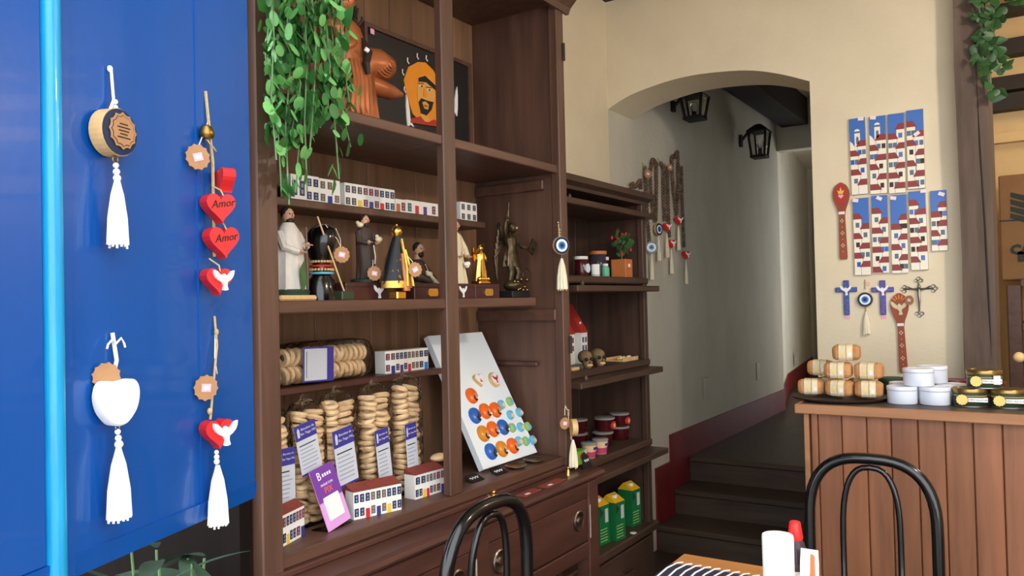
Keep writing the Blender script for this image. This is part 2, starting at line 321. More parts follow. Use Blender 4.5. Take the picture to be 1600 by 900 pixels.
for k, y in enumerate((3.98, 4.24, 4.48)):
    z = .14 * (k + 1)
    MB().bx(XL + .013, y + .02, 0, -.7, y + .04, z - .03).build('riser', W['stair'], st, world=True)
    MB().bx(XL + .013, y, z - .03, -.7, y + (.3 if k < 2 else .06), z + (.001 if k == 2 else 0), b=.006).build('tread', W['stair'], st, world=True)
for k, (px, py) in enumerate([(1102, 606), (1184, 580), (1245, 560)]):
    p = PX(px, py, XL) if k < 2 else PX(px, py, XL - .33)
    o = MB().bx(p.x, p.y - .045, p.z - .065, p.x + .008, p.y + .045, p.z + .065, b=.003).build('outlet_plate', W['outlet'])
    tag(o, ['outlet plate nearest the steps on the hall wall', 'middle outlet plate on the hall wall', 'farthest small outlet plate beyond the hall bend'][k], 'outlet')

# ---------------- timber post, back room
p = PY(1488, 0, 3.47); q = PY(1545, 150, 3.47)
tp = MB(); n = 9; rings = []
for k in range(n):
    z = k * CH / (n - 1); w = random.uniform(-.006, .006); xa = p.x + .004 + w; xb = q.x + w * .5
    rings.append([(xa, 3.46, z), (xb, 3.46 + w, z), (xb + .004, 3.78, z), (xa, 3.78, z)])
tp.loft(rings); o = tp.build('timber_post', W['timber']); tag(o, 'rough weathered square timber post beside the counter', 'post')
cr = MB().tube([(p.x + .07, 3.459, 2.3), (p.x + .075, 3.459, 1.9), (p.x + .083, 3.459, 1.6), (p.x + .09, 3.459, 1.1)], .0035, 5); 
o2 = cr.build('crack', W['beam'], o)
pb = PY(1575, 84, 4.9)
for k, (py, h) in enumerate([(15, .06), (75, .085), (131, .075), (160, .08)]):
    z = PY(1580, py, 4.9).z
    struct('trim_%d' % (5 + k), MB().bx(-.6, 4.86, z - h / 2, 3.1, 4.95, z + h / 2), W['beam'], 'dark rail on the tan back room wall')
z = PY(1580, 212, 4.9).z
struct('trim_9', MB().bx(-.6, 4.9, z - .03, 3.1, 4.95, z + .02), W['tanpl'], 'pale ledge on the tan back room wall')
a = PY(1568, 278, 4.6)
cb = thing('coffee_box', 'brown printed box with green leaf emblem behind timber post', 'box', (.2, 4.6, PY(1580, 438, 4.6).z))
zz = cb.location.z; zt = a.z
MB().bx(a.x - .02, 4.5, zz, .65, 4.85, zt, b=.006).build('box_body', W['carb'], cb, world=True)
MB().bx(a.x - .021, 4.497, (zz + zt) / 2 + .03, .651, 4.5, (zz + zt) / 2 + .036).build('seam', W['cardink'], cb, world=True)
for k in range(4):
    c = PY(1583, 300 + 11 * k, 4.49); poly = []
    for t in range(9): poly.append((c.x - .01 + t * .03, c.z - .0 - .012 * math.sin(t / 8 * PI) - t * .006))
    for t in range(8, -1, -1): poly.append((c.x - .01 + t * .03, c.z - .022 - .02 * math.sin(t / 8 * PI) - t * .006))
    MB().prism(poly, 4.494, 4.5).build('leaf_stripe', W['cardink'], cb, world=True)
def wtext(s, size, m, parent, c, **k):
    loc = Vector(c) - Vector(parent.location); return text(s, size, m, parent, M=Rz(-parent.rotation_euler.z) @ Tr(*loc), **k)
c = PY(1579, 391, 4.49); wtext('CAFE', .06, W['cardink'], cb, (c.x, 4.497, c.z), align='LEFT', ext=.001, bold=.004)
c = PY(1590, 402, 4.49); wtext('B', .06, W['cardink'], cb, (c.x, 4.497, c.z), align='LEFT', ext=.001, bold=.004)
sh = thing('back_shelf', 'brown wooden rack with pale slats in back room', 'shelf', (.2, 4.6, 0))
MB().bx(-.10, 4.42, 0, -.04, 4.8, PY(1570, 445, 4.42).z, b=.005).build('upright', W['woodh'], sh, world=True)
MB().bx(.62, 4.42, 0, .68, 4.8, zz - .02).build('upright', W['woodh'], sh, world=True)
MB().bx(-.04, 4.42, zz - .03, .62, 4.8, zz).build('top_board', W['woodh'], sh, world=True)
for py in (505, 560, 640):
    z = PY(1580, py, 4.42).z; MB().bx(-.04, 4.42, z - .03, .62, 4.8, z).build('shelf_board', W['woodh'], sh, world=True)
z1 = PY(1585, 490, 4.6).z
for k in range(5):
    x = PY(1583, 460, 4.6).x + k * .055; MB().bx(x, 4.6, z1 - .01, x + .02, 4.62, zz - .03).build('slat', W['lwood'], sh, world=True)
# coffee machine by the right edge, standing on the counter
cmx = PZ(1592, 640, 1.0)
cm = thing('espresso_press', 'black and chrome lever press with round knob at right edge', 'coffee press', (.02, 3.05, 1.0))
MB().lathe([(.05, 0), (.05, .012), (.02, .02), (.016, .2), (.02, .21)], 16).build('stand', W['black'], cm, True)
MB().lathe([(.028, .06), (.042, .075), (.046, .12), (.042, .16), (.03, .17)], 18, (.06, 0, 0)).build('glass_bowl', W['glass'], cm, True)
MB().tube([(.0, 0, .2), (.06, 0, .19), (.1, -.01, .11), (.12, -.02, .05)], .008, 8).build('curved_arm', W['black'], cm, True)
MB().tube([(.03, 0, .13), (-.05, -.02, .135)], .006, 8).build('lever', W['black'], cm, True)
MB().ell((-.06, -.02, .137), .017).build('knob', W['lwood'], cm, True)

# ================================================================== BLUE SHUTTER
dS = Vector((-.335, .942, 0)).normalized(); TH = math.atan2(dS.y, dS.x); nS = Vector((dS.y, -dS.x, 0))
RS = Vector((-1.235, .985, 0))
def PS(px, py, off=0):
    d = ray(px, py); t = ((RS + nS * off) - EYE).dot(nS) / d.dot(nS); p = EYE + d * t
    q = p - RS; return (q.dot(dS), p.z)
xs = PS(85, 450)[0]; xg = PS(309, 450)[0]; zb = PS(250, 842)[1]
sw = thing('blue_shutter', 'glossy blue painted wooden shutter leaf hung with charms', 'shutter', (RS.x, RS.y, zb), TH)
sz = -zb
MB().bx(-.85, .0, .012, 0, .035, 1.54).build('panel', W['blue'], sw)
MB().bx(xg, -.0022, .03, 0, .0, 1.54).build('stile', W['blue'], sw)
MB().bx(-.85, -.004, .03, xs - .022, .0, 1.7, b=.002).build('stile', W['blue'], sw)
k0 = xs - .02; MB().prism([(0, 0)] * 0 or [(k0, 0), (k0 + .004, 0)], 0, 0) if 0 else None
am = MB(); prof = [(-.02, .001), (-.02, -.008)] + [(-.02 * math.cos(q_ * PI / 10), -.008 - .012 * math.sin(q_ * PI / 10)) for q_ in range(1, 9)] + [(.018, -.007), (.024, -.006), (.025, .001)]
am.loft([[(xs - .006 + a * .62, b * .8, z) for a, b in prof] for z in (.0, .5, 1.0, 1.54)]); am.build('astragal', W['blueLit'], sw, True); MB().bx(xs + .0095, -.0055, 0, xs + .024, .001, 1.54).build('astragal_step', W['blue'], sw)
MB().add([(-.85, -.006, .03), (0, -.006, .03), (0, -.003, .0), (-.85, -.003, .0), (-.85, .03, .03), (0, .03, .03), (0, .03, 0), (-.85, .03, 0)], [(0, 1, 2, 3), (4, 7, 6, 5), (0, 4, 5, 1), (3, 2, 6, 7), (0, 3, 7, 4), (1, 5, 6, 2)]).build('bottom_rail', W['blue'], sw)
MB().bx(-.003, .002, .02, .008, .03, 1.54).build('hinge_edge', W['beam'], sw)

def charm_root(name, label, px, py, cat='charm', group='charms on the blue shutter'):
    x, z = PS(px, py); p = RS + dS * x; t = thing(name, label, cat, (p.x, p.y, z), TH, group); return t, x, z
def L(px, py, x, z, off=.019):
    a, b = PS(px, py, off); return (a - x, b - z)
def kraft_tag(t, c, r, y, sticker=True, lines=False, rot=.2, turn=-.45):
    M = Tr(c[0], y, c[1]) @ Rz(turn) @ Ry(rot)
    kt = MB().prism(scallop(r), -.001, .001, M=M).build('tag', W['kraft'], t)
    if sticker:
        MB().prism([(-r * .4, -r * .32), (r * .4, -r * .32), (r * .4, r * .32), (-r * .4, r * .32)], -.0018, -.001, M=M).build('price_sticker', W['pink'], kt)
        MB().prism([(-r * .25, -r * .15), (r * .25, -r * .15), (r * .25, r * .15), (-r * .25, r * .15)], -.0022, -.0018, M=M).build('sticker_print', W['stick'], kt)
    if lines:
        mb = MB().prism(scallop(r * .86), -.0013, -.001, M=M).prism(scallop(r * .8), -.0015, -.0013, 1, M=M)
        for k, w in enumerate((.4, .55, .62, .4, .6)): mb.bx(-r * w * .8, -.002, r * (.42 - .2 * k) - r * .035, r * w * .8, -.0015, r * (.42 - .2 * k) + r * .035, 0, M=M)
        mb.build('printed_rings', [W['ink'], W['kraft']], kt)
    return kt
def cord(t, pts, r=.0013, m='cotton', name='cord'): return MB().tube(pts, r, 6).build(name, W[m], t, True)
def beads(t, x, z0, z1, r, m, y=-.012, name='bead'):
    n = max(1, int(round((z0 - z1) / (2 * r))))
    for k in range(n): MB().ell((x, y, z0 - (k + .5) * (z0 - z1) / n), r, 10, 6).build(name, W[m], t, True)
def fringe(t, x, z0, z1, w, y=-.0245, m='cottonw'):
    mb = MB(); tassel(None, mb, x, z0, z0 - z1, w, y); o = mb.build('tassel', W[m], t, True)
    st = MB()
    for k in range(13):
        a = 2 * PI * k / 13; r = w * .42
        st.tube([(x + r * math.cos(a) * .75, y + r * math.sin(a) * .7, z1 + (z0 - z1) * .35), (x + r * math.cos(a) * 1.08, y + r * math.sin(a) * .85, z1 - random.uniform(0, .006))], .0018, 5)
    st.build('fringe_strand', W[m], o)
# 1 round wooden disc with navy face
t, x, z = charm_root('disc_charm', 'round wooden disc charm with navy face and white tassel', 168, 108)
a = L(180, 208, x, z); m_ = .00087
cord(t, [(0, -.006, 0), (.002, -.008, L(172, 150, x, z)[1]), (a[0] - .003, -.012, a[1] + .03)], .0022, 'cottonw')
MB().ell((0, -.004, 0), (.004, .004, .005)).build('knot', W['cottonw'], t, True)
beads(t, .003, L(171, 148, x, z)[1], L(172, 166, x, z)[1], .0038, 'cottonw', -.01)
R_ = .034
Md = Tr(a[0] - .003, -.018, a[1]) @ Rz(-.02)
MB().prism(circ(R_, 28), -.011, .011, M=Md).build('wooden_disc', W['lwood'], t)
MB().prism(circ(R_ * .97, 28), -.0125, -.011, M=Md).build('navy_face', W['navy'], t)
kt = MB().prism(scallop(.025), -.0150, -.0135, M=Md @ Tr(.003, 0, .002)).build('tag', W['kraft'], t)
mb = MB(Md @ Tr(.003, 0, .002)).prism(scallop(.0215), -.0154, -.015).prism(scallop(.0205), -.0157, -.0154, 1)
for k, w in enumerate((.4, .62, .5, .36, .62)): mb.bx(-.02 * w, -.0162, .0095 - .0048 * k - .0008, .02 * w, -.0157, .0095 - .0048 * k + .0008)
mb.build('printed_text_lines', [W['ink'], W['kraft']], kt)
b0 = L(171, 244, x, z)
MB().torus(.005, .0011, 12, 6, M=Tr(a[0] - .006, -.0235, b0[1] - .004) @ Rx(PI / 2)).build('ring', W['brass'], t, True)
b1 = L(173, 258, x, z); b2 = L(174, 290, x, z)
for k, r in enumerate((.0042, .005, .0056)): MB().ell((a[0] - .005 + .001 * k, -.0235, b1[1] - .009 * k), r, 12, 8).build('bead', W['cottonw'], t, True)
e = L(172, 382, x, z); fringe(t, a[0] - .004, b2[1] + .012, e[1], .030)
# 2 garland of red hearts with bell
t, x, z = charm_root('heart_garland', 'hanging string of four red wooden hearts with a bell', 318, 143)
cord(t, [(0, -.004, 0), (.004, -.008, L(322, 200, x, z)[1]), (.006, -.012, L(328, 250, x, z)[1]), (.006, -.012, L(330, 400, x, z)[1])], .0028, 'twine')
c = L(327, 206, x, z); MB().lathe([(.004, .012), (.009, .009), (.0125, 0), (.0125, -.006), (.009, -.011), (.004, -.012)], 16, (c[0], -.014, c[1])).build('bell', W['brass'], t, True)
for k in range(3): cord(t, [(c[0], -.012, c[1] - .012), (c[0] + .006 * k, -.02, c[1] - .02 - .003 * k), (c[0] + .012 * (k - .3), -.018, c[1] - .014 - .008 * k)], .0012, 'twine', 'frayed_end')
c = L(313, 245, x, z); cord(t, [(-.001, -.008, L(318, 185, x, z)[1]), (c[0] + .006, -.012, c[1] + .02)], .0009)
kraft_tag(t, c, .021, -.014, rot=-.3)
def heart_block(t, c, w, rot, tilt=0, m='redp', dep=.022, name='heart'):
    Mh = Tr(c[0], -(w / 2 * abs(math.sin(rot)) + dep / 2 * math.cos(rot) + .005), c[1]) @ Rz(rot) @ Ry(tilt)
    return MB(Mh).prism(heart(w), -dep / 2, dep / 2).build(name, W[m], t), Mh
c = L(343, 280, x, z); heart_block(t, c, .045, .95, .1)
for py, px, rot, w in ((323, 335, -.4, .056), (376, 340, -.35, .06)):
    c = L(px, py, x, z); h, Mh = heart_block(t, c, w, rot, -.06); text('Amor', .019, W['ink'], h, 'lettering', Mh @ Tr(.002, -.0115, .004) @ Ry(-.12), .35, ext=.0004)
    cord(t, [(c[0] + .001, -.036, c[1] + .018), (c[0] + .003, -.03, c[1] + .028), (c[0], -.016, c[1] + .036)], .0014, 'twine')
c = L(333, 437, x, z); h, Mh = heart_block(t, c, .05, -.4)
MB(Mh).prism(sc(DOVE, .034, .006, .0), -.0165, -.011).build('white_dove', W['white'], h)
cord(t, [(c[0], -.034, c[1] + .01), (c[0] + .001, -.03, c[1] + .024), (c[0] - .003, -.014, c[1] + .036)], .0014, 'twine')
# 3 white heart
t, x, z = charm_root('white_heart_charm', 'white wooden heart charm with tassel below the navy disc', 172, 520)
c = L(179, 628, x, z)
cord(t, [(0, -.004, 0), (.003, -.008, -.04), (c[0], -.012, c[1] + .02)], .003, 'cottonw')
for s_ in (-1, 1): cord(t, [(.0015, -.006, -.018), (s_ * .008, -.012, -.008), (s_ * .016, -.01, -.016), (s_ * .018, -.01, -.022)], .0016, 'cottonw', 'bow_loop')
kraft_tag(t, L(174, 588, x, z), .019, -.0105, False)
Mh = Tr(c[0], -.022, c[1]) @ Rz(-.25)
ov = [(-.028, .024), (-.02, .031), (0, .029), (.02, .031), (.029, .024), (.031, .008), (.026, -.012), (.014, -.028), (.005, -.033), (-.005, -.033), (-.014, -.028), (-.026, -.012), (-.031, .008)]
ov2 = catmull([(a_, b_) for a_, b_ in ov] + [ov[0]], 4)[:-1]
MB(Mh).loft([[(x_ * k_, y_, z_ * k_) for x_, z_ in ov2] for y_, k_ in ((.012, .9), (.009, 1), (-.008, 1), (-.012, .92))]).build('heart', W['white'], t, True)
b1 = L(179, 668, x, z); MB().torus(.004, .001, 12, 6, M=Tr(c[0], -.0235, b1[1]) @ Rx(PI / 2)).build('ring', W['steel'], t, True)
for k, r in enumerate((.0042, .0046, .006)): MB().ell((c[0] + .001 * k, -.0235, b1[1] - .006 - .009 * k), r, 12, 8).build('bead', W['cottonw'], t, True)
fringe(t, c[0], b1[1] - .027, L(180, 810, x, z)[1], .034)
# 4 red heart with dove
t, x, z = charm_root('red_heart_charm', 'single red heart charm with white dove and tassel', 332, 494)
c = L(333, 674, x, z)
cord(t, [(0, -.004, 0), (-.003, -.01, -.05), (c[0], -.014, c[1] + .02)], .0022, 'twine'); cord(t, [(-.002, -.006, -.03), (-.01, -.01, -.07), (-.004, -.01, -.1)], .001)
MB().ell((-.001, -.008, -.028), (.004, .004, .006)).build('knot', W['twine'], t, True); MB().ell((c[0] - .001, -.014, c[1] + .034), (.0045, .0045, .006)).build('bead', W['twine'], t, True)
kraft_tag(t, L(327, 606, x, z), .021, -.0125, rot=.1)
h, Mh = heart_block(t, c, .054, -.4); MB(Mh).prism(sc(DOVE, .040, .008, -.002), -.0165, -.011).build('white_dove', W['white'], h)
b1 = L(336, 706, x, z)
for k, r in enumerate((.004, .0046, .005)): MB().ell((c[0] + .002, -.0235, b1[1] - .008 * k), r, 12, 8).build('bead', W['cottonw'], t, True)
fringe(t, c[0] + .003, b1[1] - .022, L(338, 818, x, z)[1], .036)

# broad leaved plant below the shutter
def lance(l, w, n=7, bend=.25):
    mb = MB(); vs = []; fs = []
    for k in range(n + 1):
        s = k / n; ww = w * math.sin(PI * min(1, s * .96 + .03)) ** .8 * .5; zz = -bend * l * s * s
        vs += [(s * l, -ww, zz + .12 * ww), (s * l, 0, zz - .0), (s * l, ww, zz + .12 * ww)]
    for k in range(n):
        for j in (0, 1): a = k * 3 + j; fs.append((a, a + 1, a + 4, a + 3))
    return mb.add(vs, fs)
lm = lance(.2, .045).mesh('long_leaf', W['dleaf'], True)
pl = thing('leafy_plant', 'dark leafy potted plant standing below the blue shutter', 'plant', (-1.385, .90, 0))
MB().lathe([(.09, 0), (.13, .25), (.14, .25), (.14, .28), (.12, .28), (.11, .24)], 20).build('pot', W['pot'], pl, True)
for k in range(7):
    a = k * 2 * PI / 7; hh = random.uniform(.80, .92); top = Vector((.08 * math.cos(a), .06 * math.sin(a), hh))
    MB().tube([(0, 0, .24), top * .6, top - Vector((0, 0, .004))], .0028, 6).build('stem', W['stem'], pl, True)
    for j in range(5):
        b = a + j * 2.4 + random.uniform(-.4, .4); zz = hh - .05 * j
        while top.y + .19 * math.sin(b) > .13: b += .35
        obj('leaf', lm, pl, Tr(top.x * zz / hh, top.y * zz / hh, zz) @ Rz(b) @ Ry(random.uniform(-.5, .3)) @ Rx(random.uniform(-.5, .5)) @ Matrix.Scale(random.uniform(.75, 1.0), 4))

# ================================================================== BOOKCASE
XF = -1.35; XK = -1.72; Y0 = 1.10; Y1 = 2.42
bc = thing('bookcase', 'tall open dark wooden bookcase with drawers along left wall', 'bookcase', (-1.53, 1.76, 0))
def part(name, m, *b, bev=.003): return MB().bx(*b, b=bev).build(name, W[m], bc, world=True)
part('side_panel', 'wood', XK, Y0, .76, XF - .02, Y0 + .025, 2.4); part('stile', 'wood', XF - .03, 1.093, .775, XF + .005, 1.148, 2.4)
part('side_panel', 'wood', XK, Y1 - .04, .76, XF - .02, Y1 - .002, 2.4); part('stile', 'wood', XF - .03, 2.372, .775, XF + .005, Y1, 2.4)
part('centre_post', 'wood', XF - .026, 1.733, .82, XF, 1.79, 2.38)
nb = 11
for k in range(nb):
    ya = Y0 + .025 + k * (Y1 - Y0 - .065) / nb; yb = ya + (Y1 - Y0 - .065) / nb - .0015
    part('back_plank', 'back', XK, ya, .78, XK + .012 + random.uniform(0, .0015), yb, 2.38, bev=.002)
part('shelf', 'woodh', XK + .013, Y0 + .025, 1.792, XF - .005, 1.735, 1.82); part('shelf', 'woodh', XK + .013, 1.735, 1.792, XF - .005, Y1 - .04, 1.82)
part('shelf', 'woodh', XK + .013, Y0 + .025, 1.337, XF - .006, 2.215, 1.365)
part('shelf', 'woodh', XK + .013, Y0 + .025, .79, XF - .002, Y1 - .04, .82)
part('narrow_shelf', 'wood', XK + .013, Y0 + .025, 1.608, -1.575, 2.25, 1.63)
part('narrow_shelf', 'desk', XK + .013, Y0 + .025, 1.13, -1.565, 1.985, 1.148)
part('batten', 'woodh', XK + .02, 2.362, 1.74, XF - .06, 2.38, 1.775); part('batten', 'woodh', XK + .02, 2.36, 1.285, XF - .02, 2.38, 1.325); part('batten', 'desk', XK + .05, 2.36, 1.125, XF - .10, 2.38, 1.142)
part('top_board', 'wood', XK, Y0 - .01, 2.38, XF + .01, Y1 + .01, 2.405)
MB().loft([[(XF + a, y, 2.36 + b) for a, b in ((0, 0), (.012, 0), (.02, .02), (.045, .045), (.05, .07), (0, .07))] for y in (Y0 - .03, Y1 + .03)]).build('crown_moulding', W['wood'], bc, world=True)
for z in (2.22, 1.2): MB().tube([(XF + .008, 2.413, z - .03), (XF + .008, 2.413, z + .03)], .006, 8).build('hinge', W['beam'], bc, world=True)
# desk base
XD = -1.245
MB().loft([[(a, y, b) for a, b in ((XK, .745), (XD - .02, .745), (XD - .004, .752), (XD, .76), (XD - .004, .77), (XD - .02, .775), (XK, .775))] for y in (Y0 - .02, 2.46)]).build('ledge', W['desk'], bc, world=True)
part('plinth_strip', 'desk', XF - .02, Y0, .775, XF + .012, 2.40, .79)
part('front_rail', 'desk', XD - .045, Y0, .695, XD - .012, 2.425, .745); part('front_rail', 'desk', XD - .045, Y0, .50, XD - .012, 2.425, .548)
for ya, yb in ((Y0, 1.16), (1.71, 1.775), (2.355, 2.425)): part('leg', 'desk', XD - .06, ya, 0, XD - .0095, yb, .744)
for ya in (Y0, 2.365): part('leg', 'desk', XK, ya, 0, XK + .05, ya + .06, .745)
part('side_board', 'desk', XK + .05, 2.39, .5, XD - .06, 2.42, .745); part('side_board', 'desk', XK + .05, Y0, .5, XD - .06, Y0 + .02, .745)
for ya, yb, ks in ((1.165, 1.705, (1.23, 1.636)), (1.78, 2.35, (1.83, 2.29))):
    d = part('drawer', 'desk', XK + .06, ya, .552, XD - .016, yb, .692)
    for y in ks:
        M = Tr(XD - .016, y, .632) @ Ry(PI / 2)
        o = MB(M).lathe([(.033, 0), (.034, .004), (.030, .007), (.024, .004), (.012, .003), (.012, .009), (.004, .011)], 22).build('ring_pull', W['steel'], d, True, world=False); o.parent = d
        inv = Tr(*bc.location).inverted(); o.data.transform(inv)
for y in (1.712, 2.36): part('scuff_mark', 'tileo', XD - .0125, y, .56, XD - .0085, y + .004, .67, bev=0)

# hinged books / charms on the right stile
def eye_disc(t, c, r, y, M=None):
    M = M or Tr(c[0], y, c[1])
    MB(M).prism(circ(r, 28), -.004, .004).build('wooden_disc', W['lwood'], t)
    for k, (q, m) in enumerate(((.97, 'navy'), (.70, 'white'), (.48, 'sky'), (.36, 'iris'), (.18, 'ink'))):
        MB(M).prism(circ(r * q, 26), -.0052 - .0006 * k, -.004 - .0006 * k).build('eye_ring', W[m], t)
p = PX(871, 348, XF + .006); t = thing('eye_charm', 'blue eye amulet with cream tassel on bookcase stile', 'charm', p, RB)
k = mpp(p); c = (.0, -.033 * k / k * 36 * k / .033 if 0 else -36 * k)
MB().ell((0, -.003, 0), (.006, .004, .006)).build('nail', W['steel'], t, True)
cord(t, [(0, -.004, 0), (0, -.006, c[1] + .03)], .0022, 'twine'); beads(t, 0, -.02, -.05, .0045, 'twine', -.006)
eye_disc(t, c, 14 * k, -.012, Tr(c[0], -.012, c[1]) @ Rz(-.55)); fringe(t, .002, c[1] - 20 * k, -104 * k, .04, -.012, 'cotton')
p = PX(882, 634, XF + .007); t = thing('eye_tassel_charm', 'side-turned eye charm with kraft tag near desk drawer', 'charm', p, RB)
k = mpp(p); MB().ell((0, -.003, 0), (.004, .004, .004)).build('nail', W['steel'], t, True)
cord(t, [(0, -.004, 0), (-.012, -.008, -.01), (-.014, -.008, -.03)], .0012); cord(t, [(0, -.004, 0), (.006, -.01, -.02), (.006, -.012, -.05)], .0012); beads(t, .006, -.012, -.035, .004, 'twine', -.011)
kraft_tag(t, (-.018, -26 * k), .020, -.010); eye_disc(t, None, .028, 0, Tr(.010, -.034, -33 * k) @ Rz(.75)); MB(Tr(.010, -.034, -33 * k) @ Rz(.75)).prism(circ(.028, 26), .004, .014).build('disc_block', W['lwood'], t)
cord(t, [(.006, -.02, -.085), (.006, -.02, -.115)], .003, 'twine'); fringe(t, .010, -.115, .788 - p.z, .034, -.024, 'cotton')

# ---------------- little white terraces
WINM = {}
def win_mesh(kind, w, h):
    key = (kind, w, h)
    if key not in WINM:
        mb = MB().bx(-w / 2, -.0012, 0, w / 2, .0005, h)
        if kind.islower():
            for a in (0, 1): mb.bx(-w * .2, -.0016, h * (.14 + .42 * a), w * .2, -.0012, h * (.40 + .42 * a), 1)
        WINM[key] = mb.mesh('window_' + kind, [HW[kind], PANE])
    return WINM[key]
def terrace(name, label, loc, rz, houses, d=.04, roofm='roof', group='white model terraces', cat='model houses', rise=.014):
    t = thing(name, label, cat, loc, rz, group); x = 0
    tot = sum(h[0] for h in houses); x = 0
    for (w, h, up, down) in houses:
        b = MB().bx(x, 0, 0, x + w - .0008, d, h).build('house_body', W['hwhite'], t)
        if rise: MB().add([(x - .001, -.003, h), (x + w, -.003, h), (x + w, d, h + rise), (x - .001, d, h + rise), (x - .001, d, h), (x + w, d, h)], [(0, 1, 2, 3), (0, 4, 5, 1), (0, 3, 4), (1, 5, 2), (3, 2, 5, 4)]).build('roof', W[roofm], b)
        rows = [(down, 0)] + ([(up, 1)] if up else [])
        for s, r in rows:
            n = len(s)
            for j, ch in enumerate(s):
                if ch == ' ': continue
                ww = min(.016, w / n * .72); cx = x + w * (j + .5) / n
                fl = h / (2 if up else 1)
                hh = fl * .58; zz = r * fl + fl * .2
                if ch.isupper(): zz = r * fl; hh = fl * .66
                obj('door' if ch.isupper() else 'window', win_mesh(ch, round(ww, 4), round(hh, 4)), b, Tr(cx, 0, zz))
        x += w
    return t
def tloc(px, py, z): return PZ(px, py, z)
H2 = [(.048, .066, 'nnn', 'nnR'), (.048, .066, 'bgb', 'bBb'), (.046, .066, 'nnn', 'Ynn')]
p = tloc(553, 813, .82); q = tloc(628, 796, .82); a = math.atan2(q.y - p.y, q.x - p.x); ln = (q - p).length / sum(h[0] for h in H2)
terrace('model_terrace', 'three white model houses beside the purple payment sign', p, a, [(w * ln, h * 1.04, u, d) for w, h, u, d in H2])
p = tloc(649, 781, .82); q = tloc(694, 767, .82); a = math.atan2(q.y - p.y, q.x - p.x)
terrace('model_terrace', 'white model houses next to centre post on bottom shelf', p, a, [(.044, .066, 'nn', 'nnY'), (.042, .066, 'bgb', 'Rgb'), (.036, .066, 'mm', 'mB')])
p = tloc(436, 858, .82); q = tloc(477, 835, .82); a = math.atan2(q.y - p.y, q.x - p.x)
terrace('model_terrace', 'white model houses cut off by bookcase left edge', (max(p.x, -1.44), p.y, .82), a, [(.03, .07, 'mm', 'nn'), (.042, .07, 'nnn', 'Ynn'), (.038, .07, 'mmm', 'mB')], d=.024)
p = PX(602, 580, -1.6)
terrace('model_terrace', 'four white model houses on narrow shelf above biscuits', (-1.6, p.y, 1.148), RB, [(.046, .066, 'mm', 'mB'), (.054, .066, 'nnn', 'nPn'), (.054, .066, 'bbb', 'Rbb'), (.046, .066, 'nn', 'nC')], rise=0)
def up(px): return PX(px, 320, -1.6).y
zt = 1.63; tw = lambda a, b: up(b) - up(a)
terrace('model_terrace', 'white model houses with arched windows behind trailing leaves', (-1.6, up(455), zt), RB, [(tw(455, 478), .068, '', 'nn'), (tw(478, 499), .07, 'nn', 'nn'), (tw(499, 532), .068, 'bb ', 'bBb')], rise=0)
terrace('model_terrace', 'three white model houses in middle of high narrow shelf', (-1.6, up(539), zt), RB, [(tw(539, 567), .067, 'ggg', 'ggY'), (tw(567, 593), .067, 'mmm', 'mBm'), (tw(593, 617), .067, 'nnn', 'Rnn')], rise=0)
terrace('model_terrace', 'row of low one-storey white model houses with coloured doors', (-1.6, up(618), zt), RB, [(tw(618, 634), .042, '', 'Om'), (tw(634, 657), .044, '', 'tR'), (tw(657, 684), .044, '', 'Pm'), (tw(684, 704), .044, '', 'tR')], rise=0)
terrace('model_terrace', 'white model house with grey windows right of centre post', (-1.6, up(719), zt), RB, [(tw(719, 745), .064, 'ggg', 'ggg')], rise=0)
for px, py, sx_ in ((490, 283, .0), (608, 300, 0), (651, 318, 0)): 
    p = PX(px, py, -1.605)
# ---------------- tall red roofed houses in small cabinet
# ================================================================== SMALL CABINET
CX = -1.43; CY0 = 2.47; CY1 = 3.29
cb2 = thing('stacking_cabinet', 'smaller dark wooden stacking cabinet with open flap shelves', 'cabinet', (-1.58, 2.88, 0))
def cpart(name, m, *b, bev=.003): return MB().bx(*b, b=bev).build(name, W[m], cb2, world=True)
cpart('side_panel', 'cabv', XK, CY0, 0, CX - .01, CY0 + .02, 1.78); cpart('side_panel', 'cabv', XK, CY1 - .022, 0, CX - .01, CY1, 1.78)
for k in range(6):
    w = (CY1 - CY0 - .042) / 6; cpart('back_plank', 'cabv', XK, CY0 + .02 + k * w, .05, XK + .012, CY0 + .02 + (k + 1) * w - .001, 1.78, bev=.001)
cpart('stile', 'cabv', CX - .03, CY1 - .035, 0, CX - .004, CY1 + .002, 1.78)
MB().loft([[(CX + a, y, 1.77 + b) for a, b in ((-.29, 0), (.0, 0), (.006, .012), (.03, .024), (.036, .046), (-.29, .046))] for y in (CY0 - .02, CY1 + .02)]).build('cornice', W['cab'], cb2, world=True)
for z in (1.447, 1.087, .733): 
    cpart('shelf', 'cab', XK + .012, CY0 + .02, z - .03, CX, CY1 + .012, z, bev=.006)
cpart('shelf', 'cab', XK + .012, CY0 + .02, .335, CX + .02, CY1 + .02, .37, bev=.006)
for z, x2, yy in ((1.72, CX + .03, 3.33), (1.396, -1.355, 3.245), (1.046, -1.35, 3.25), (.69, -1.345, 3.275)):
    cpart('flap', 'cab', CX - .2, CY0 + .03, z - .012, x2, yy, z + .012, bev=.003)
    MB().ell((x2 - .03, CY0 + .12, z + .018), (.008, .008, .014)).build('knob', W['cab'], cb2, True, world=True)
d = cpart('drawer', 'cab', XK + .02, CY0 + .2, .06, CX + .008, CY1 - .03, .32); cpart('drawer', 'cab', XK + .02, CY0 + .03, .06, CX + .006, CY0 + .192, .32)
o = MB().tube([(CX + .006, 2.94, .235), (CX + .035, 2.94, .235)], .008, 8).bx(CX + .03, 2.88, .228, CX + .042, 3.0, .248, b=.003).build('handle', W['cab'], d); o.data.transform(Tr(*cb2.location).inverted())

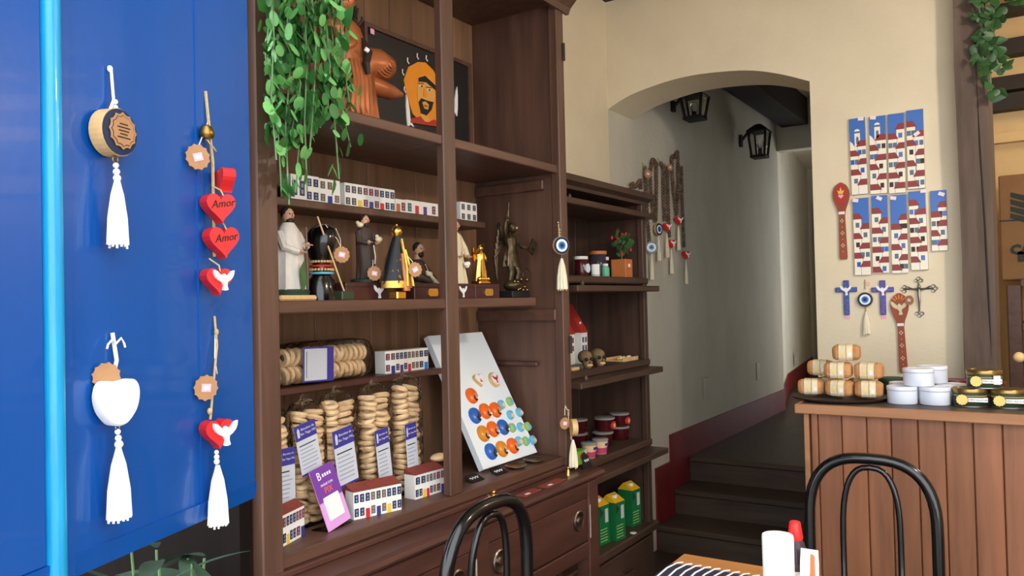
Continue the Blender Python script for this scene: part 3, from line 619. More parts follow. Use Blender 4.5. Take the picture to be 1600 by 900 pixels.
# on top: rolled bead strand is hung on the wall (below). shelf 1 contents
def cab_p(px, py, x): return PX(px, py, x)
def jar(name, label, px, w, h, parts, x=-1.52, z=1.447, cat='jar', group='jars on the cabinet shelf'):
    p = cab_p(px, 430, x); t = thing(name, label, cat, (x, p.y, z), RB, group); parts(t, w / 2, h); return t
def j1(t, r, h):
    MB().lathe([(r * .92, 0), (r, .006), (r, h * .78), (r * .85, h * .86), (r * .85, h)], 18).build('glass_body', W['jam'], t, True)
    MB().lathe([(r * .93, h * .86), (r * .95, h), (r * .9, h * 1.01)], 18).build('lid', W['mwhite'], t, True)
    MB().prism(circ(r * .6, 16, 0, h * .42), -r - .002, -r + .01).build('round_label', W['side'], t)
jar('honey_jar', 'dark jar with white lid and round pale label', 908, .062, .082, j1)
def j2(t, r, h):
    MB().lathe([(r * .95, 0), (r, .005), (r, h * .84), (r * .9, h * .88)], 20).build('glass_body', W['bottle'], t, True)
    MB().lathe([(r, h * .88), (r * 1.02, h * .9), (r * 1.02, h), (r * .9, h)], 20).build('wooden_lid', W['owood'], t, True)
    MB().ell((-r * .3, 0, h * .55), (r * .45, r * .45, h * .22)).build('green_leaves', W['ivy'], t, True)
    MB().bx(r * .05, -r - .003, h * .66, r * .6, -r * .7, h * .78).build('price_sticker', W['stick'], t)
jar('storage_jar', 'glass storage jar with wooden lid', 935, .075, .115, j2, x=-1.56)
def j3(t, r, h): MB().lathe([(r * .95, 0), (r, .003), (r, h), (r * .9, h)], 16).build('cup_wall', W['mwhite'], t, True); MB().lathe([(r * 1.01, h * .1), (r * 1.01, h * .16)], 16).build('band', W['tinline'], t, True)
jar('white_cup', 'small plain white pot in front of storage jar', 930.5, .035, .05, j3, x=-1.475)
def j4(t, r, h): MB().lathe([(r * .9, 0), (r, .004), (r, h * .75), (r * .7, h)], 16).build('cup_wall', W['green2'], t, True); MB().lathe([(r * .7, h), (r * .72, h * 1.18), (r * .6, h * 1.2)], 16).build('lid', W['stick'], t, True)
jar('green_pot', 'small jade green pot with pale lid beside storage jar', 946, .034, .046, j4, x=-1.475)
p = cab_p(972, 432, -1.5); t = thing('wooden_planter', 'square orange wooden planter box holding red flowered plant', 'planter', (-1.5, p.y, 1.447), RB)
w = 12.5 * mpp(p); MB().bx(-w, -w, 0, w, w, w * 2.3, b=.002).build('box_wall', W['owood'], t); MB().bx(-w * 1.01, -w - .001, w * 1.1, w * 1.01, -w, w * 1.13).build('joint_line', W['boxw'], t)
MB().bx(-.008, -w - .002, w * 1.3, .008, -w, w * 1.3 + .014).build('price_sticker', W['stick'], t)
fl = thing('flowering_plant', 'small green plant with red flowers in planter box', 'plant', (-1.5, p.y, 1.447 + w * 2.3), RB)
rl = MB().prism([(0, 0), (.008, .006), (.012, .014), (.008, .022), (0, .028), (-.008, .022), (-.012, .014), (-.008, .006)], -.0008, .0008).mesh('small_leaf', W['ivy'])
rf = MB().ell((0, 0, 0), (.007, .007, .009), 8, 5).mesh('blossom', W['flower'], True)
for k in range(60):
    a = random.uniform(0, 2 * PI); r = random.uniform(0, .075); zz = random.uniform(.01, .12) * (1 - r * 3); M = Tr(r * math.cos(a), r * math.sin(a) * .6, zz)
    if k % 4 == 0: obj('blossom', rf, fl, M @ Tr(0, 0, .012))
    else: obj('leaf', rl, fl, M @ Rz(a) @ Rx(random.uniform(-1, 1)))
MB().tube([(0, 0, 0), (.01, 0, .06), (0, 0, .1)], .002, 6).build('stem', W['stem'], fl)
p = cab_p(898, 400, -1.55); t = thing('cloth_doll', 'bundled red checked cloth doll at back of cabinet shelf', 'doll', (-1.655, p.y, 1.447), RB)
MB().body([(0, .045, .04, 0, 0), (.05, .05, .04, 0, 0), (.1, .03, .03, 0, 0)], 14, 7, .1).build('checked_skirt', W['check'], t, True); MB().ell((.0, 0, .125), (.028, .028, .03)).build('head_scarf', W['check'], t, True); MB().ell((.01, -.022, .12), (.014, .01, .016)).build('face', W['hair'], t, True)
# shelf 2: two steep roofed houses, skulls, sweets
for k, (px, top, ht) in enumerate(((899, 486, .125), (919, 476, .13))):
    x = -1.60 + .02 * k; p = cab_p(px, 556, x); w = .052
    t = thing('model_house', ['narrow white model house with steep red roof, nearer bookcase', 'narrow white model house with steep red roof and blue windows'][k], 'model house', (x, p.y - .03, 1.087), RB, 'steep roofed model houses')
    MB().bx(-w / 2, 0, 0, w / 2, .07, ht).build('house_body', W['hwhite'], t)
    MB().add([(-w / 2 - .002, -.004, ht), (w / 2 + .002, -.004, ht), (w / 2 + .002, .07, ht), (-w / 2 - .002, .07, ht), (-w / 2 - .002, .07, ht + .12), (w / 2 + .002, .07, ht + .12)], [(0, 1, 5, 4), (0, 4, 3), (1, 2, 5), (3, 4, 5, 2), (0, 3, 2, 1)]).build('steep_roof', W['roofr'], t)
    for a in (0, 1):
        for b in (0, 1): obj('window', win_mesh('m' if k == 0 else 'n', .013, .022), t, Tr(-.012 + .024 * a, 0, .055 + .034 * b))
    MB().bx(-.006, .01, ht + .03, .008, .012, ht + .045, M=Tr(0, .008, 0)).build('price_sticker', W['stick'], t)
for k, px in enumerate((916, 936)):
    x = -1.475; p = cab_p(px, 565, x); t = thing('skull_figure', ['brown model skull in front of the white model houses', 'brown model skull beside the tray of sweets'][k], 'skull', (x, p.y, 1.087), .95, 'small model skulls')
    MB().ell((0, .01, .042), (.028, .034, .027), 14, 10).build('cranium', W['bone'], t, True)
    MB().body([(0, .014, .014, 0, -.012), (.012, .019, .018, 0, -.012), (.03, .022, .02, 0, -.01)], 12).build('jaw', W['bone'], t, True)
    for s_ in (-1, 1): MB().ell((s_ * .011, -.026, .034), (.0075, .006, .0075), 10, 6).build('eye_socket', W['ink'], t, True)
    MB().prism([(-.004, .02), (.004, .02), (0, .029)], -.031, -.024).build('nose_hole', W['ink'], t)
    for j in range(6): MB().bx(-.012 + .0042 * j, -.032, .008, -.0085 + .0042 * j, -.028, .015).build('tooth', W['lwood'], t)
p = cab_p(972, 552, -1.5); t = thing('sweets_tray', 'pale wooden tray holding wrapped sweets', 'tray', (-1.5, p.y, 1.087), RB)
MB().bx(-.075, -.04, 0, .075, .04, .006, b=.002).bx(-.075, -.042, 0, .075, -.038, .016).bx(-.075, .038, 0, .075, .042, .016).build('tray_board', W['lwood'], t); MB().bx(.03, -.043, .002, .042, -.042, .013).build('price_sticker', W['pink'], t)
for k in range(6):
    o = MB(Tr(-1.5 + random.uniform(-.015, .015), p.y - .06 + .024 * k, 1.087 + .0125)).ell((0, 0, 0), (.010, .0085, .0065), 10, 6).add([(0, .007, 0), (.006, .0115, .004), (-.006, .0115, -.003), (0, -.007, 0), (.006, -.0115, .004), (-.006, -.0115, -.003)], [(0, 1, 2), (3, 4, 5)]).build('wrapped_sweet', [W['yleaf'], W['white'], W['cgrey']][k % 3], None, True)
    tag(o, ['yellow wrapped sweet at the skull end of the tray', 'white wrapped sweet second on the tray from the skulls', 'clear wrapped sweet third on the tray from the skulls', 'yellow wrapped sweet near the middle of the tray', 'white wrapped sweet second from tray outer end', 'clear wrapped sweet at the outer end of the tray'][k], 'sweet', 'sweets on the tray')
p = cab_p(896, 572, -1.46); t = MB(Tr(-1.46, p.y, 1.087)).bx(-.012, -.025, 0, .012, .028, .013, b=.003).build('wood_block', W['lwood']); tag(t, 'small pale wooden block at cabinet shelf edge', 'block')
# shelf 3: tubs, cups, box
def tub(px, x, z, label, lab=None, r=.043, h=.05):
    p = cab_p(px, 680, x); p.y = min(p.y, 3.215); p.y = p.y if x > -1.6 else cab_p(942, 680, -1.55).y - .075; t = thing('jam_tub', label, 'tub', (x, p.y, z), RB, 'jam tubs')
    MB().lathe([(r * .86, 0), (r * .9, .002), (r, h), (r * .95, h)], 20).build('tub_wall', W['jam'], t, True); MB().lathe([(r * 1.02, h), (r * 1.06, h + .002), (r * 1.06, h + .007), (r * .9, h + .009)], 20).build('lid', W['lid'], t, True)
    if lab: MB().prism(circ(.017, 16, 0, h * .5), -r - .004, -r * .8).build('round_label', W['jamlab'], t); MB().prism(circ(.009, 12, 0, h * .5), -r - .005, -r).build('label_centre', W['yog'], t)
    return t
tub(942, -1.55, .733, 'lower jam tub without label, nearer bookcase'); tub(973, -1.55, .733, 'lower jam tub without label, near cabinet outer side')
tub(945, -1.55, .792, 'upper jam tub with red label, nearer bookcase', 1); tub(972, -1.55, .792, 'upper jam tub with red label near cabinet outer side', 1)
tub(926, -1.635, .733, 'lower dark jam tub in rear row', r=.045); tub(926, -1.635, .792, 'upper dark jam tub in rear row', r=.045)
for k, px in enumerate((920, 938)):
    x = -1.478; p = cab_p(px, 695, x); r = .031; t = thing('dessert_cup', ['peach and berry dessert cup beside the green box', 'peach and berry dessert cup in front of jam tubs'][k], 'cup', (x, p.y, .733), RB, 'dessert cups')
    MB().lathe([(r * .8, 0), (r, .05), (r * .95, .05)], 18).build('cup_wall', W['yog'], t, True); MB().lathe([(r * .815, .002), (r * .9, .025)], 18).build('berry_band', W['magenta'], t, True); MB().lathe([(r * 1.05, .05), (r * 1.08, .058), (r, .06)], 18).build('lid', W['lid'], t, True); MB().bx(-.012, -r * 1.02, .034, .012, -r * .8, .043).build('blue_label', W['lblue'], t)
p = cab_p(903, 702, -1.46); t = thing('tea_box', 'small lime green carton box at cabinet shelf edge', 'box', (-1.46, p.y, .733), RB)
MB().bx(-.035, -.02, 0, .03, .02, .052, b=.002).build('carton_wall', W['limeb'], t); MB().ell((-.008, -.02, .03), (.014, .003, .013)).build('printed_fruit', W['roofr'], t); MB().bx(.012, -.0205, .004, .03, -.02, .05).build('pale_panel', W['cgrey'], t)
# shelf 4: cartons
for k, (px, x) in enumerate(((933, -1.50), (958, -1.47), (984, -1.50))):
    p = cab_p(px, 805, x); t = thing('juice_carton', ['green juice carton nearest the desk', 'green juice carton in the middle of three', 'green juice carton nearest the steps'][k], 'carton', (x, p.y, .37), RB - .12, 'green juice cartons')
    w = .036; h = .155
    MB().bx(-w, -w, 0, w, w, h).build('carton_wall', W['carton'], t)
    MB().add([(-w, -w, h), (w, -w, h), (w, w, h), (-w, w, h), (-w * .9, w * .3, h + .028), (w * .9, w * .3, h + .028)], [(0, 1, 5, 4), (1, 2, 5), (2, 3, 4, 5), (3, 0, 4)]).build('slanted_top', W['yellow'], t)
    MB().lathe([(.011, 0), (.012, .012), (.01, .013)], 12, (0, -.008, h + .012)).build('cap', W['mwhite'], t, True)
    MB().bx(w * .1, -w - .0008, h * .55, w * .7, -w, h * .9).build('pale_panel', W['cgrey'], t)
    MB().prism([(-w * .9, h * .98), (-w * .2, h * .82), (-w * .9, h * .7)], -w - .0008, -w).build('dark_print', W['dkgreen'], t)
    for j in range(5): MB().bx(-w * .85, -w - .0006, h * (.08 + .075 * j), w * .5, -w, h * (.105 + .075 * j)).build('printed_line', W['mgr'], t)
    MB().prism([(-w * .9, h * .2), (-w * .1, h * .2), (w * .5, h * .5), (w * .2, h * .72), (-w * .6, h * .6)], -.0008, 0, M=Tr(w, 0, 0) @ Rz(PI / 2)).build('white_print', W['white'], t); MB().bx(w, -w * .8, h * .16, w + .001, w * .1, h * .26).build('yellow_print', W['yellow'], t)
p = cab_p(989, 813, -1.43); o = MB(Tr(-1.43, p.y, .37)).lathe([(.014, 0), (.014, .002), (.012, .003)], 14).build('white_disc', W['mwhite'], None, True); tag(o, 'tiny white disc lying before the cartons', 'disc')

# ================================================================== BOOKCASE CONTENTS
# ---- upper shelf: painted black panel and copper kneeling saint
ZU = 1.82; XP = -1.66
pa = PX(575, 40, XP); pb_ = PX(737, 190, XP); 
t = thing('saint_painting', 'black painted panel of bearded man with orange halo', 'painting', (XP, PX(650, 190, XP).y, ZU), RB)
yc = t.location.y
def up2(px, py, x=XP): p = PX(px, py, x); return (p.y - yc, p.z - ZU)
w0 = up2(572, 45)[0]; w1 = up2(731, 105)[0]; ht = up2(575, 43)[1]
MB().bx(w0, 0, 0, w1, .015, ht, b=.002).build('board', W['board'], t); MB().bx(w1 - .004, -.006, 0, w1 + .016, .018, ht).build('frame_edge', W['woodh'], t); MB().bx(w0 - .012, -.006, 0, w0 + .0, .018, ht).build('frame_edge', W['woodh'], t); MB().bx(w0 - .012, -.006, ht, w1 + .016, .018, ht + .014).build('frame_edge', W['woodh'], t)
def flat(px_list, y, m, name): 
    pl_ = [up2(a, b) for a, b in px_list]; return MB().prism(pl_, y, y + .002).build(name, W[m], t)
hal = [up2(632 + 3, 150), up2(630, 125), up2(637, 105), up2(652, 97), up2(664, 98), up2(676, 110), up2(684, 126), up2(690, 150), up2(694, 195), up2(655, 190), up2(644, 178)]
MB().prism([(a, max(b, .004)) for a, b in hal], -.003, 0).build('orange_halo', W['halo'], t)
flat([(652, 122), (658, 118), (668, 120), (677, 132), (679, 150), (673, 168), (664, 178), (655, 174), (651, 160), (650, 140)], -.005, 'face', 'painted_face')
flat([(652, 122), (662, 119), (678, 134), (679, 142), (664, 129), (652, 128)], -.007, 'ink', 'hair_band'); flat([(652, 160), (656, 154), (666, 158), (675, 160), (672, 172), (664, 181), (656, 177)], -.007, 'ink', 'beard'); flat([(657, 160), (662, 159), (667, 164), (666, 172), (660, 170)], -.0085, 'face', 'chin'); flat([(660, 164), (665, 166), (664, 168), (660, 167)], -.0095, 'spoonr', 'mouth')
for a, b in ((656, 135), (668, 141)): flat([(a - 4, b), (a, b - 2), (a + 4, b + 1), (a, b + 2)], -.007, 'white', 'eye'); flat([(a - 1, b - 1), (a + 1.5, b - 1), (a + 1.5, b + 1.5), (a - 1, b + 1.5)], -.0085, 'ink', 'pupil'); flat([(a - 5, b - 5), (a + 4, b - 4), (a + 4, b - 3), (a - 5, b - 4)], -.007, 'ink', 'eyebrow')
flat([(660, 138), (663, 139), (664, 152), (659, 151)], -.0068, 'halo', 'nose'); flat([(656, 178), (666, 180), (670, 192), (652, 188)], -.005, 'face', 'neck'); flat([(640, 186), (655, 182), (664, 193), (676, 187), (690, 196), (690, 200), (640, 192)], -.006, 'spoonr', 'robe')
for px, py, s_ in ((636, 170, 1), (712, 155, -1)):
    c = up2(px, py); MB().prism([(c[0] + a * s_, c[1] + b) for a, b in ((-.006, .045), (.001, .03), (.008, .0), (.012, -.035), (.03, -.055), (.01, -.05), (-.002, -.06), (-.006, -.03), (-.008, .01))], -.004, 0).build('white_dove', W['white'], t)
for px, py in ((633, 145), (630, 118), (638, 100), (653, 93), (667, 96)): c = up2(px, py); MB().tube([(c[0], -.003, c[1]), (c[0] - .008, -.003, c[1] + .007), (c[0] - .006, -.003, c[1] + .018)], .0022, 5).build('curl', W['white'], t)
MB().bx(*[up2(579, 50)[0] - .008, -.008, up2(579, 54)[1]], up2(579, 50)[0] + .008, -.006, up2(579, 46)[1]).build('price_sticker', W['pink'], t)

XC = -1.5; t = thing('kneeling_statue', 'large copper coloured kneeling robed statue with raised hand', 'statue', (XC, PX(555, 190, XC).y, ZU), RB)
ys = t.location.y
def q3(px, py, dx=0): p = PX(px, py, XC + dx); return Vector((p.y - ys, -dx, p.z - ZU))
def limb(pts, r, n=12): return MB().tube([q3(*p) for p in pts], r, n)
MB().loft([[q3(px, py) + Vector((rx * math.cos(2 * PI * j / 24) * (1 + am_ * math.cos(9 * 2 * PI * j / 24)), ry * math.sin(2 * PI * j / 24) * (1 + am_ * math.cos(9 * 2 * PI * j / 24)), 0)) for j in range(24)] for px, py, rx, ry, am_ in ((535, 192, .10, .085, .10), (537, 160, .085, .08, .09), (541, 120, .07, .07, .06), (537, 85, .062, .058, .03), (532, 60, .068, .055, .02), (530, 42, .062, .048, 0), (531, 30, .03, .03, 0))]).build('robed_torso', W['copper'], t, True)
hd = q3(537, -2); h = MB().ell(hd, (.032, .03, .043), 16, 12).build('head', W['copper'], t, True)
MB().tube([q3(532, 34), q3(535, 15)], [.022, .019], 12).build('neck', W['copper'], t, True)
MB().ell(hd + Vector((-.008, 0, .012)), (.034, .034, .04), 14, 10).build('hair', W['hair'], h, True); MB().prism([(.028, -.006), (.041, -.012), (.030, .012)], -.005, .005, M=Tr(*hd)).build('nose', W['copper'], h); MB().ell(hd + Vector((.029, -.002, -.021)), (.006, .012, .004), 8, 5).build('mouth', W['boxw'], h, True)
for s_ in (-1, 1): MB().ell(hd + Vector((.027, s_ * .013, .004)), (.005, .006, .004), 8, 5).build('eye', W['ink'], h, True)
for s_, off in ((1, .04), (-1, -.035)):
    limb([(528, 46, off), (536, 72, off * 1.3), (548, 66, off), (553, 45, off * .6)], [.026, .024, .020, .013]).build('arm', W['copper'], t, True)
    hb = q3(553, 44, off * .6); hm = MB().ell(hb + Vector((0, 0, .012)), (.009, .014, .018), 10, 8)
    for k in range(4): hm.tube([hb + Vector((0, -.010 + .0066 * k, .024)), hb + Vector((.002, -.011 + .0072 * k, .042 + (.006 if k in (1, 2) else 0))), hb + Vector((.006, -.011 + .0074 * k, .052 + (.008 if k in (1, 2) else 0)))], [.0036, .0033, .0026], 6)
    hm.tube([hb + Vector((.004, -.012 * s_, .006)), hb + Vector((.012, -.018 * s_, .02)), hb + Vector((.014, -.016 * s_, .03))], [.004, .0036, .003], 6); hm.build('hand', W['hair' if s_ > 0 else 'copper'], t, True)
limb([(545, 108, .02), (570, 98, .03), (588, 100, .03), (605, 107, .03), (614, 110, .03)], [.040, .042, .041, .034, .012], 18).build('raised_thigh', W['copper'], t, True)
kc = q3(594, 104, .03)
for k in range(5): MB().torus(.010 + .007 * k, .0028, 18, 5, M=Tr(*(kc + Vector((.004 - .005 * k, -.038 + .004 * k, 0)))) @ Rx(PI / 2 - .25) @ Ry(.1)).build('robe_fold', W['copper'], t, True)
limb([(560, 126, .02), (590, 136, .025), (610, 144, .025), (627, 148, .025)], [.030, .026, .021, .008], 14).build('lower_leg', W['copper'], t, True)
for k in range(4): limb([(548 + 6 * k, 92, .06), (553 + 6 * k, 130, .075), (548 + 8 * k, 168, .08), (552 + 8 * k, 184, .08)], [.006, .010, .011, .006], 8).build('robe_fold', W['copper'], t, True)
limb([(566, 62, .05), (575, 82, .07), (572, 100, .085), (575, 116, .085)], [.008, .012, .01, .006], 8).build('waist_cord', W['hair'], t, True)
MB().tube([q3(570, 76, .082), q3(576, 80, .086)], .006, 6).build('cord_knot', W['white'], t, True)
MB().tube([q3(530, 198), q3(630, 178)], .0, 4) if 0 else None
MB().bx(-.12, -.09, 0, .14, .09, .012, b=.004).build('base', W['copper'], t)

# ---- trailing plant at the left bay
tp_ = thing('trailing_plant', 'long trailing green plant hanging over bookcase left side', 'plant', (-1.17, 1.235, 2.22))
MB(Tr(0, 0, 0)).lathe([(.07, 0), (.10, .13), (.105, .13), (.105, .15), (.09, .15)], 18).build('pot', W['pot'], tp_, True)
for a in (0, 2.1, 4.2): MB().tube([(.1 * math.cos(a), .1 * math.sin(a), .14), (0, 0, CH - 2.22)], .002, 5).build('hanging_cord', W['twine'], tp_)
lr = MB(); vs = [(0, 0, .002)] + [(.5 * math.cos(2 * PI * i / 10), .5 * math.sin(2 * PI * i / 10) * 1.08, -.06) for i in range(10)]
lr.add(vs, [(0, 1 + i, 1 + (i + 1) % 10) for i in range(10)]).add([(a, b, c - .012) for a, b, c in vs], [(0, 1 + (i + 1) % 10, 1 + i) for i in range(10)])
LR = [lr.mesh('round_leaf', W[m], True) for m in ('leaf', 'leaf', 'leaf2')]
pt = MB(); op = [(0, 0), (.3, .1), (.46, .4), (.3, .85), (0, 1.35), (-.3, .85), (-.46, .4), (-.3, .1)]
pt.add([(x, y - .3, -.25 * abs(x)) for x, y in op] + [(0, .2, .04)], [(8, i, (i + 1) % 8) for i in range(8)])
LP = pt.mesh('pointed_leaf', W['leaf2'], True); LI = pt.mesh('ivy_leaf', W['ivy'], True)
def leaf(par, lib, p, size, facing):
    M = Tr(*(Vector(p) - Vector(par.location))) @ facing @ Rz(random.uniform(0, 2 * PI)) @ Matrix.Scale(size, 4); return obj('leaf', lib, par, M)
face_cam = Rz(math.radians(40)) @ Ry(PI / 2)      # leaf normal roughly out of the shelf
strands = [[(425, -20), (428, 60), (424, 150), (432, 250)], [(438, -20), (440, 80), (434, 180), (440, 300)], [(450, -20), (455, 90), (446, 200), (452, 320)], [(462, -20), (466, 80), (470, 190), (462, 300)],
           [(474, -20), (480, 90), (476, 190), (480, 300)], [(486, -20), (494, 70), (490, 160), (484, 235)], [(498, -20), (506, 70), (508, 150), (500, 200)], [(510, -20), (520, 60), (524, 130), (520, 185)],
           [(520, -20), (536, 60), (540, 120), (546, 160)], [(505, -20), (515, 100), (522, 180), (530, 280)], [(535, -20), (530, 90), (534, 170), (548, 230)], [(430, -20), (420, 40), (415, 90), (430, 150)], [(470, -20), (500, 40), (516, 100), (512, 170)], [(455, -20), (446, 60), (470, 130), (455, 210)], [(490, -20), (475, 60), (500, 120), (528, 172)]]
NL = 0
for si, stn in enumerate(strands):
    dx = -1.27 + random.uniform(-.03, .03); P = [PX(a, b, dx) for a, b in stn]
    MB().tube([Vector((-1.20, 1.235 + (P[0].y - 1.235) * .4, 2.375)), Vector((-1.287, P[0].y * .5 + .6175, 2.36)), Vector((max(P[0].x, -1.30), P[0].y, P[0].z + .12))] + P, .0017, 5).build('stem', W['stem'], tp_, world=True)
    n = 19
    for k in range(n):
        s = (k + random.random()) / n * 3; i = min(2, int(s)); c = P[i].lerp(P[i + 1], s - i) + Vector((random.uniform(-.014, .03), random.uniform(-.024, .024), random.uniform(-.015, .015)))
        lib = LP if random.random() < .1 else random.choice(LR); NL += 1
        leaf(tp_, lib, c, random.uniform(.021, .033) * (1.35 if lib is LP else 1), face_cam @ Rx(random.uniform(-.7, .7)) @ Ry(random.uniform(-.7, .7)))
fo = MB()
for k in range(320):
    px = random.uniform(418, 545); py = random.uniform(-30, 185) if px > 490 else random.uniform(-30, 215)
    if px > 525 and py > 60 and random.random() < .6: continue
    c = PX(px, py, -1.29 + random.uniform(-.02, .03)) - tp_.location; k_ = random.uniform(.018, .032)
    M = Tr(*c) @ face_cam @ Rx(random.uniform(-.8, .8)) @ Ry(random.uniform(-.8, .8)) @ Matrix.Scale(k_, 4)
    fo.add(vs, [(0, 1 + i, 1 + (i + 1) % 10) for i in range(10)], random.choice((0, 0, 1)), M)
fo = fo.build('foliage', [W['leaf'], W['leaf2']], tp_, True); fo['kind'] = 'stuff'
for px, py in ((546, 236), (532, 268), (524, 292), (420, 205)): leaf(tp_, LP, PX(px, py, -1.28), .04, face_cam @ Ry(.2))

# ---- middle shelf statues
ZM = 1.365
def stand(name, label, px, x=-1.46, z=ZM, cat='statue', rz=RB, group=None):
    p = PX(px, 468, x); return thing(name, label, cat, (x, p.y, z), rz, group), mpp(p)
def face_parts(h, c, r):
    MB().prism([(-.16 * r, -.25 * r), (.16 * r, -.25 * r), (0, .25 * r)], -1.25 * r, -.8 * r, M=Tr(*c)).build('nose', W['skin'], h)
    for s_ in (-1, 1): MB().ell(Vector(c) + Vector((s_ * .36 * r, -.84 * r, .14 * r)), (.15 * r, .1 * r, .1 * r), 8, 5).build('eye', W['ink'], h, True)
    MB().ell(Vector(c) + Vector((0, -.86 * r, -.48 * r)), (.26 * r, .1 * r, .07 * r), 8, 5).build('mouth', W['spoonr'], h, True)
def head(t, c, r, hair='hair', beard=True, turn=0, m='skin'):
    h = MB().ell(c, (r * .86, r * .95, r * 1.15), 14, 10).build('head', W[m], t, True); face_parts(h, c, r)
    MB().ell(Vector(c) + Vector((0, .2 * r, .3 * r)), (r * .95, r * .95, r * 1.0), 12, 8).build('hair', W[hair], h, True)
    if beard: MB().ell(Vector(c) + Vector((0, -.42 * r, -.85 * r)), (r * .6, r * .55, r * .6), 10, 7).build('beard', W[hair], h, True)
    return h
def hand(t, p, r, m='skin', d=(0, -1, 0)):
    d = Vector(d).normalized(); p = Vector(p); mb = MB().ell(p, (r, r, r * 1.1), 8, 6); sx_ = d.cross(Vector((0, 0, 1))); sx_ = sx_.normalized() if sx_.length > .1 else Vector((1, 0, 0))
    for k in range(4): mb.tube([p + sx_ * (k - 1.5) * r * .45, p + d * r * 1.6 + sx_ * (k - 1.5) * r * .5, p + d * r * (2.1 + (.3 if k in (1, 2) else 0)) + sx_ * (k - 1.5) * r * .5 + Vector((0, 0, -r * .3))], [r * .28, r * .24, r * .18], 5)
    mb.tube([p - sx_ * r * .7, p - sx_ * r * 1.2 + d * r * .8, p - sx_ * r * 1.1 + d * r * 1.3], [r * .3, r * .26, r * .2], 5); return mb.build('hand', W[m], t, True)
def wing_dove(t, c, k, m='white', name='white_dove', ry=0): return MB(Tr(*c) @ Rz(ry)).prism(sc(DOVE, k), -.0015, .0015).build(name, W[m], t)
# wood slab + white robed figure at far left
p = PX(455, 468, -1.44); o = MB(Tr(-1.45, p.y - .01, ZM)).bx(-.05, -.055, 0, .05, .055, .013, b=.004).build('wood_slab', W['lwood']); tag(o, 'pale striped wooden slab at left of statue shelf', 'board')
t, k = stand('white_robed_statue', 'white robed statue with staff on a green base', 452, -1.45, ZM + .013)
MB().lathe([(.045, 0), (.048, .01), (.04, .014)], 18).build('base', W['dkgreen'], t, True)
MB().body([(.012, .042, .034, 0, 0), (.06, .038, .03, 0, 0), (.11, .034, .028, 0, 0), (.15, .028, .024, 0, 0), (.17, .014, .014, 0, 0)], 24, 8, .12).build('robe', W['greywhite'], t, True)
head(t, (0, 0, .188), .016, 'hair'); MB().tube([(.03, -.03, .014), (.028, -.03, .16)], .003, 6).build('staff', W['wood'], t, True)
MB().tube([(-.026, 0, .145), (-.03, -.02, .11), (.0, -.035, .1)], [.011, .01, .008], 8).build('sleeve', W['greywhite'], t, True); MB().tube([(.026, 0, .145), (.034, -.012, .12), (.03, -.03, .115)], [.011, .01, .008], 8).build('sleeve', W['greywhite'], t, True); hand(t, (.028, -.034, .118), .006); hand(t, (.006, -.038, .1), .006)
MB().prism([(0, 0), (.014, .03), (.008, .08), (-.006, .06)], -.045, -.043).build('green_sash', W['ivy'], t)
# black jewellery bust
t, k = stand('black_bust', 'black display bust wearing bead chokers and price tag', 503, -1.475)
MB().body([(0, .040, .032, 0, 0), (.02, .040, .032, 0, 0), (.05, .037, .028, 0, 0), (.062, .024, .022, 0, 0), (.09, .0215, .0215, 0, 0), (.11, .026, .03, -.004, 0), (.135, .034, .04, -.006, -.002), (.158, .036, .042, -.004, -.004), (.178, .028, .034, .002, -.004), (.19, .012, .016, .006, 0)], 22).build('bust_body', W['black'], t, True)
for j, (zz, r, m) in enumerate(((.097, .025, 'lwood'), (.086, .0265, 'flower'), (.077, .028, 'lwood'), (.068, .029, 'mlb'))):
    for i in range(22): a = 2 * PI * i / 22; MB().ell((r * math.cos(a), r * math.sin(a), zz), .0036, 6, 5).build('bead', W[m], t, True) if j in (0, 2) else None
    if j in (1, 3): MB().torus(r, .003, 20, 6, M=Tr(0, 0, zz)).build('bead_band', W[m], t, True)
cord(t, [(-.012, -.03, .186), (.012, -.046, .15), (.02, -.048, .132)], .0008); cord(t, [(.022, -.03, .18), (.022, -.046, .15), (.02, -.048, .132)], .0008); kraft_tag(t, (.021, .113), .020, -.05)
MB().tube([(-.038, -.03, .205), (.026, -.052, .02)], .0022, 6).build('thin_stick', W['lwood'], t)
p = PX(525, 468, -1.42); o = MB(Tr(-1.392, p.y, ZM)).bx(-.014, -.02, 0, .014, .02, .022, b=.002).build('dark_block', W['gtin']); tag(o, 'small dark grey block before the black bust', 'block')
# wooden boxes with white dove / gold plate
def dove_box(px0, px1, label, x=-1.442, h=.046, emb='dove', ex=None, d=.07):
    a = PX(px0, 468, x).y; b = PX(px1, 468, x).y; t = thing('wooden_box', label, 'box', (x, (a + b) / 2, ZM), RB, 'dark red wooden boxes'); w = (b - a) / 2
    MB().bx(-w, 0, 0, w, d, h, b=.002).build('box_body', W['boxw'], t); MB().bx(-w - .001, -.001, h * .74, w + .001, d, h * .77).build('lid_line', W['ink'], t)
    if emb == 'dove': MB().prism(sc(DOVE, .034, ex or 0, h * .5), -.0025, 0).build('white_dove', W['white'], t)
    else: MB().prism([(ex + a_ * .022, h * .42 + b_ * .011) for a_, b_ in ((-.8, -1), (.8, -1), (1, -.6), (1, .6), (.8, 1), (-.8, 1), (-1, .6), (-1, -.6))], -.003, 0).build('gold_plate', W['gold'], t)
    return t
dove_box(541, 608, 'dark red wooden box with white dove under friar statue', ex=.04)
dove_box(648, 690, 'dark red wooden box with round gold plate behind post', emb='plate', ex=.02)
dove_box(691, 742, 'dark red wooden box with white dove right of post', ex=.02)
dove_box(743, 781, 'dark red wooden box with oblong gold plate', emb='plate', ex=.004)
ZBX = ZM + .046
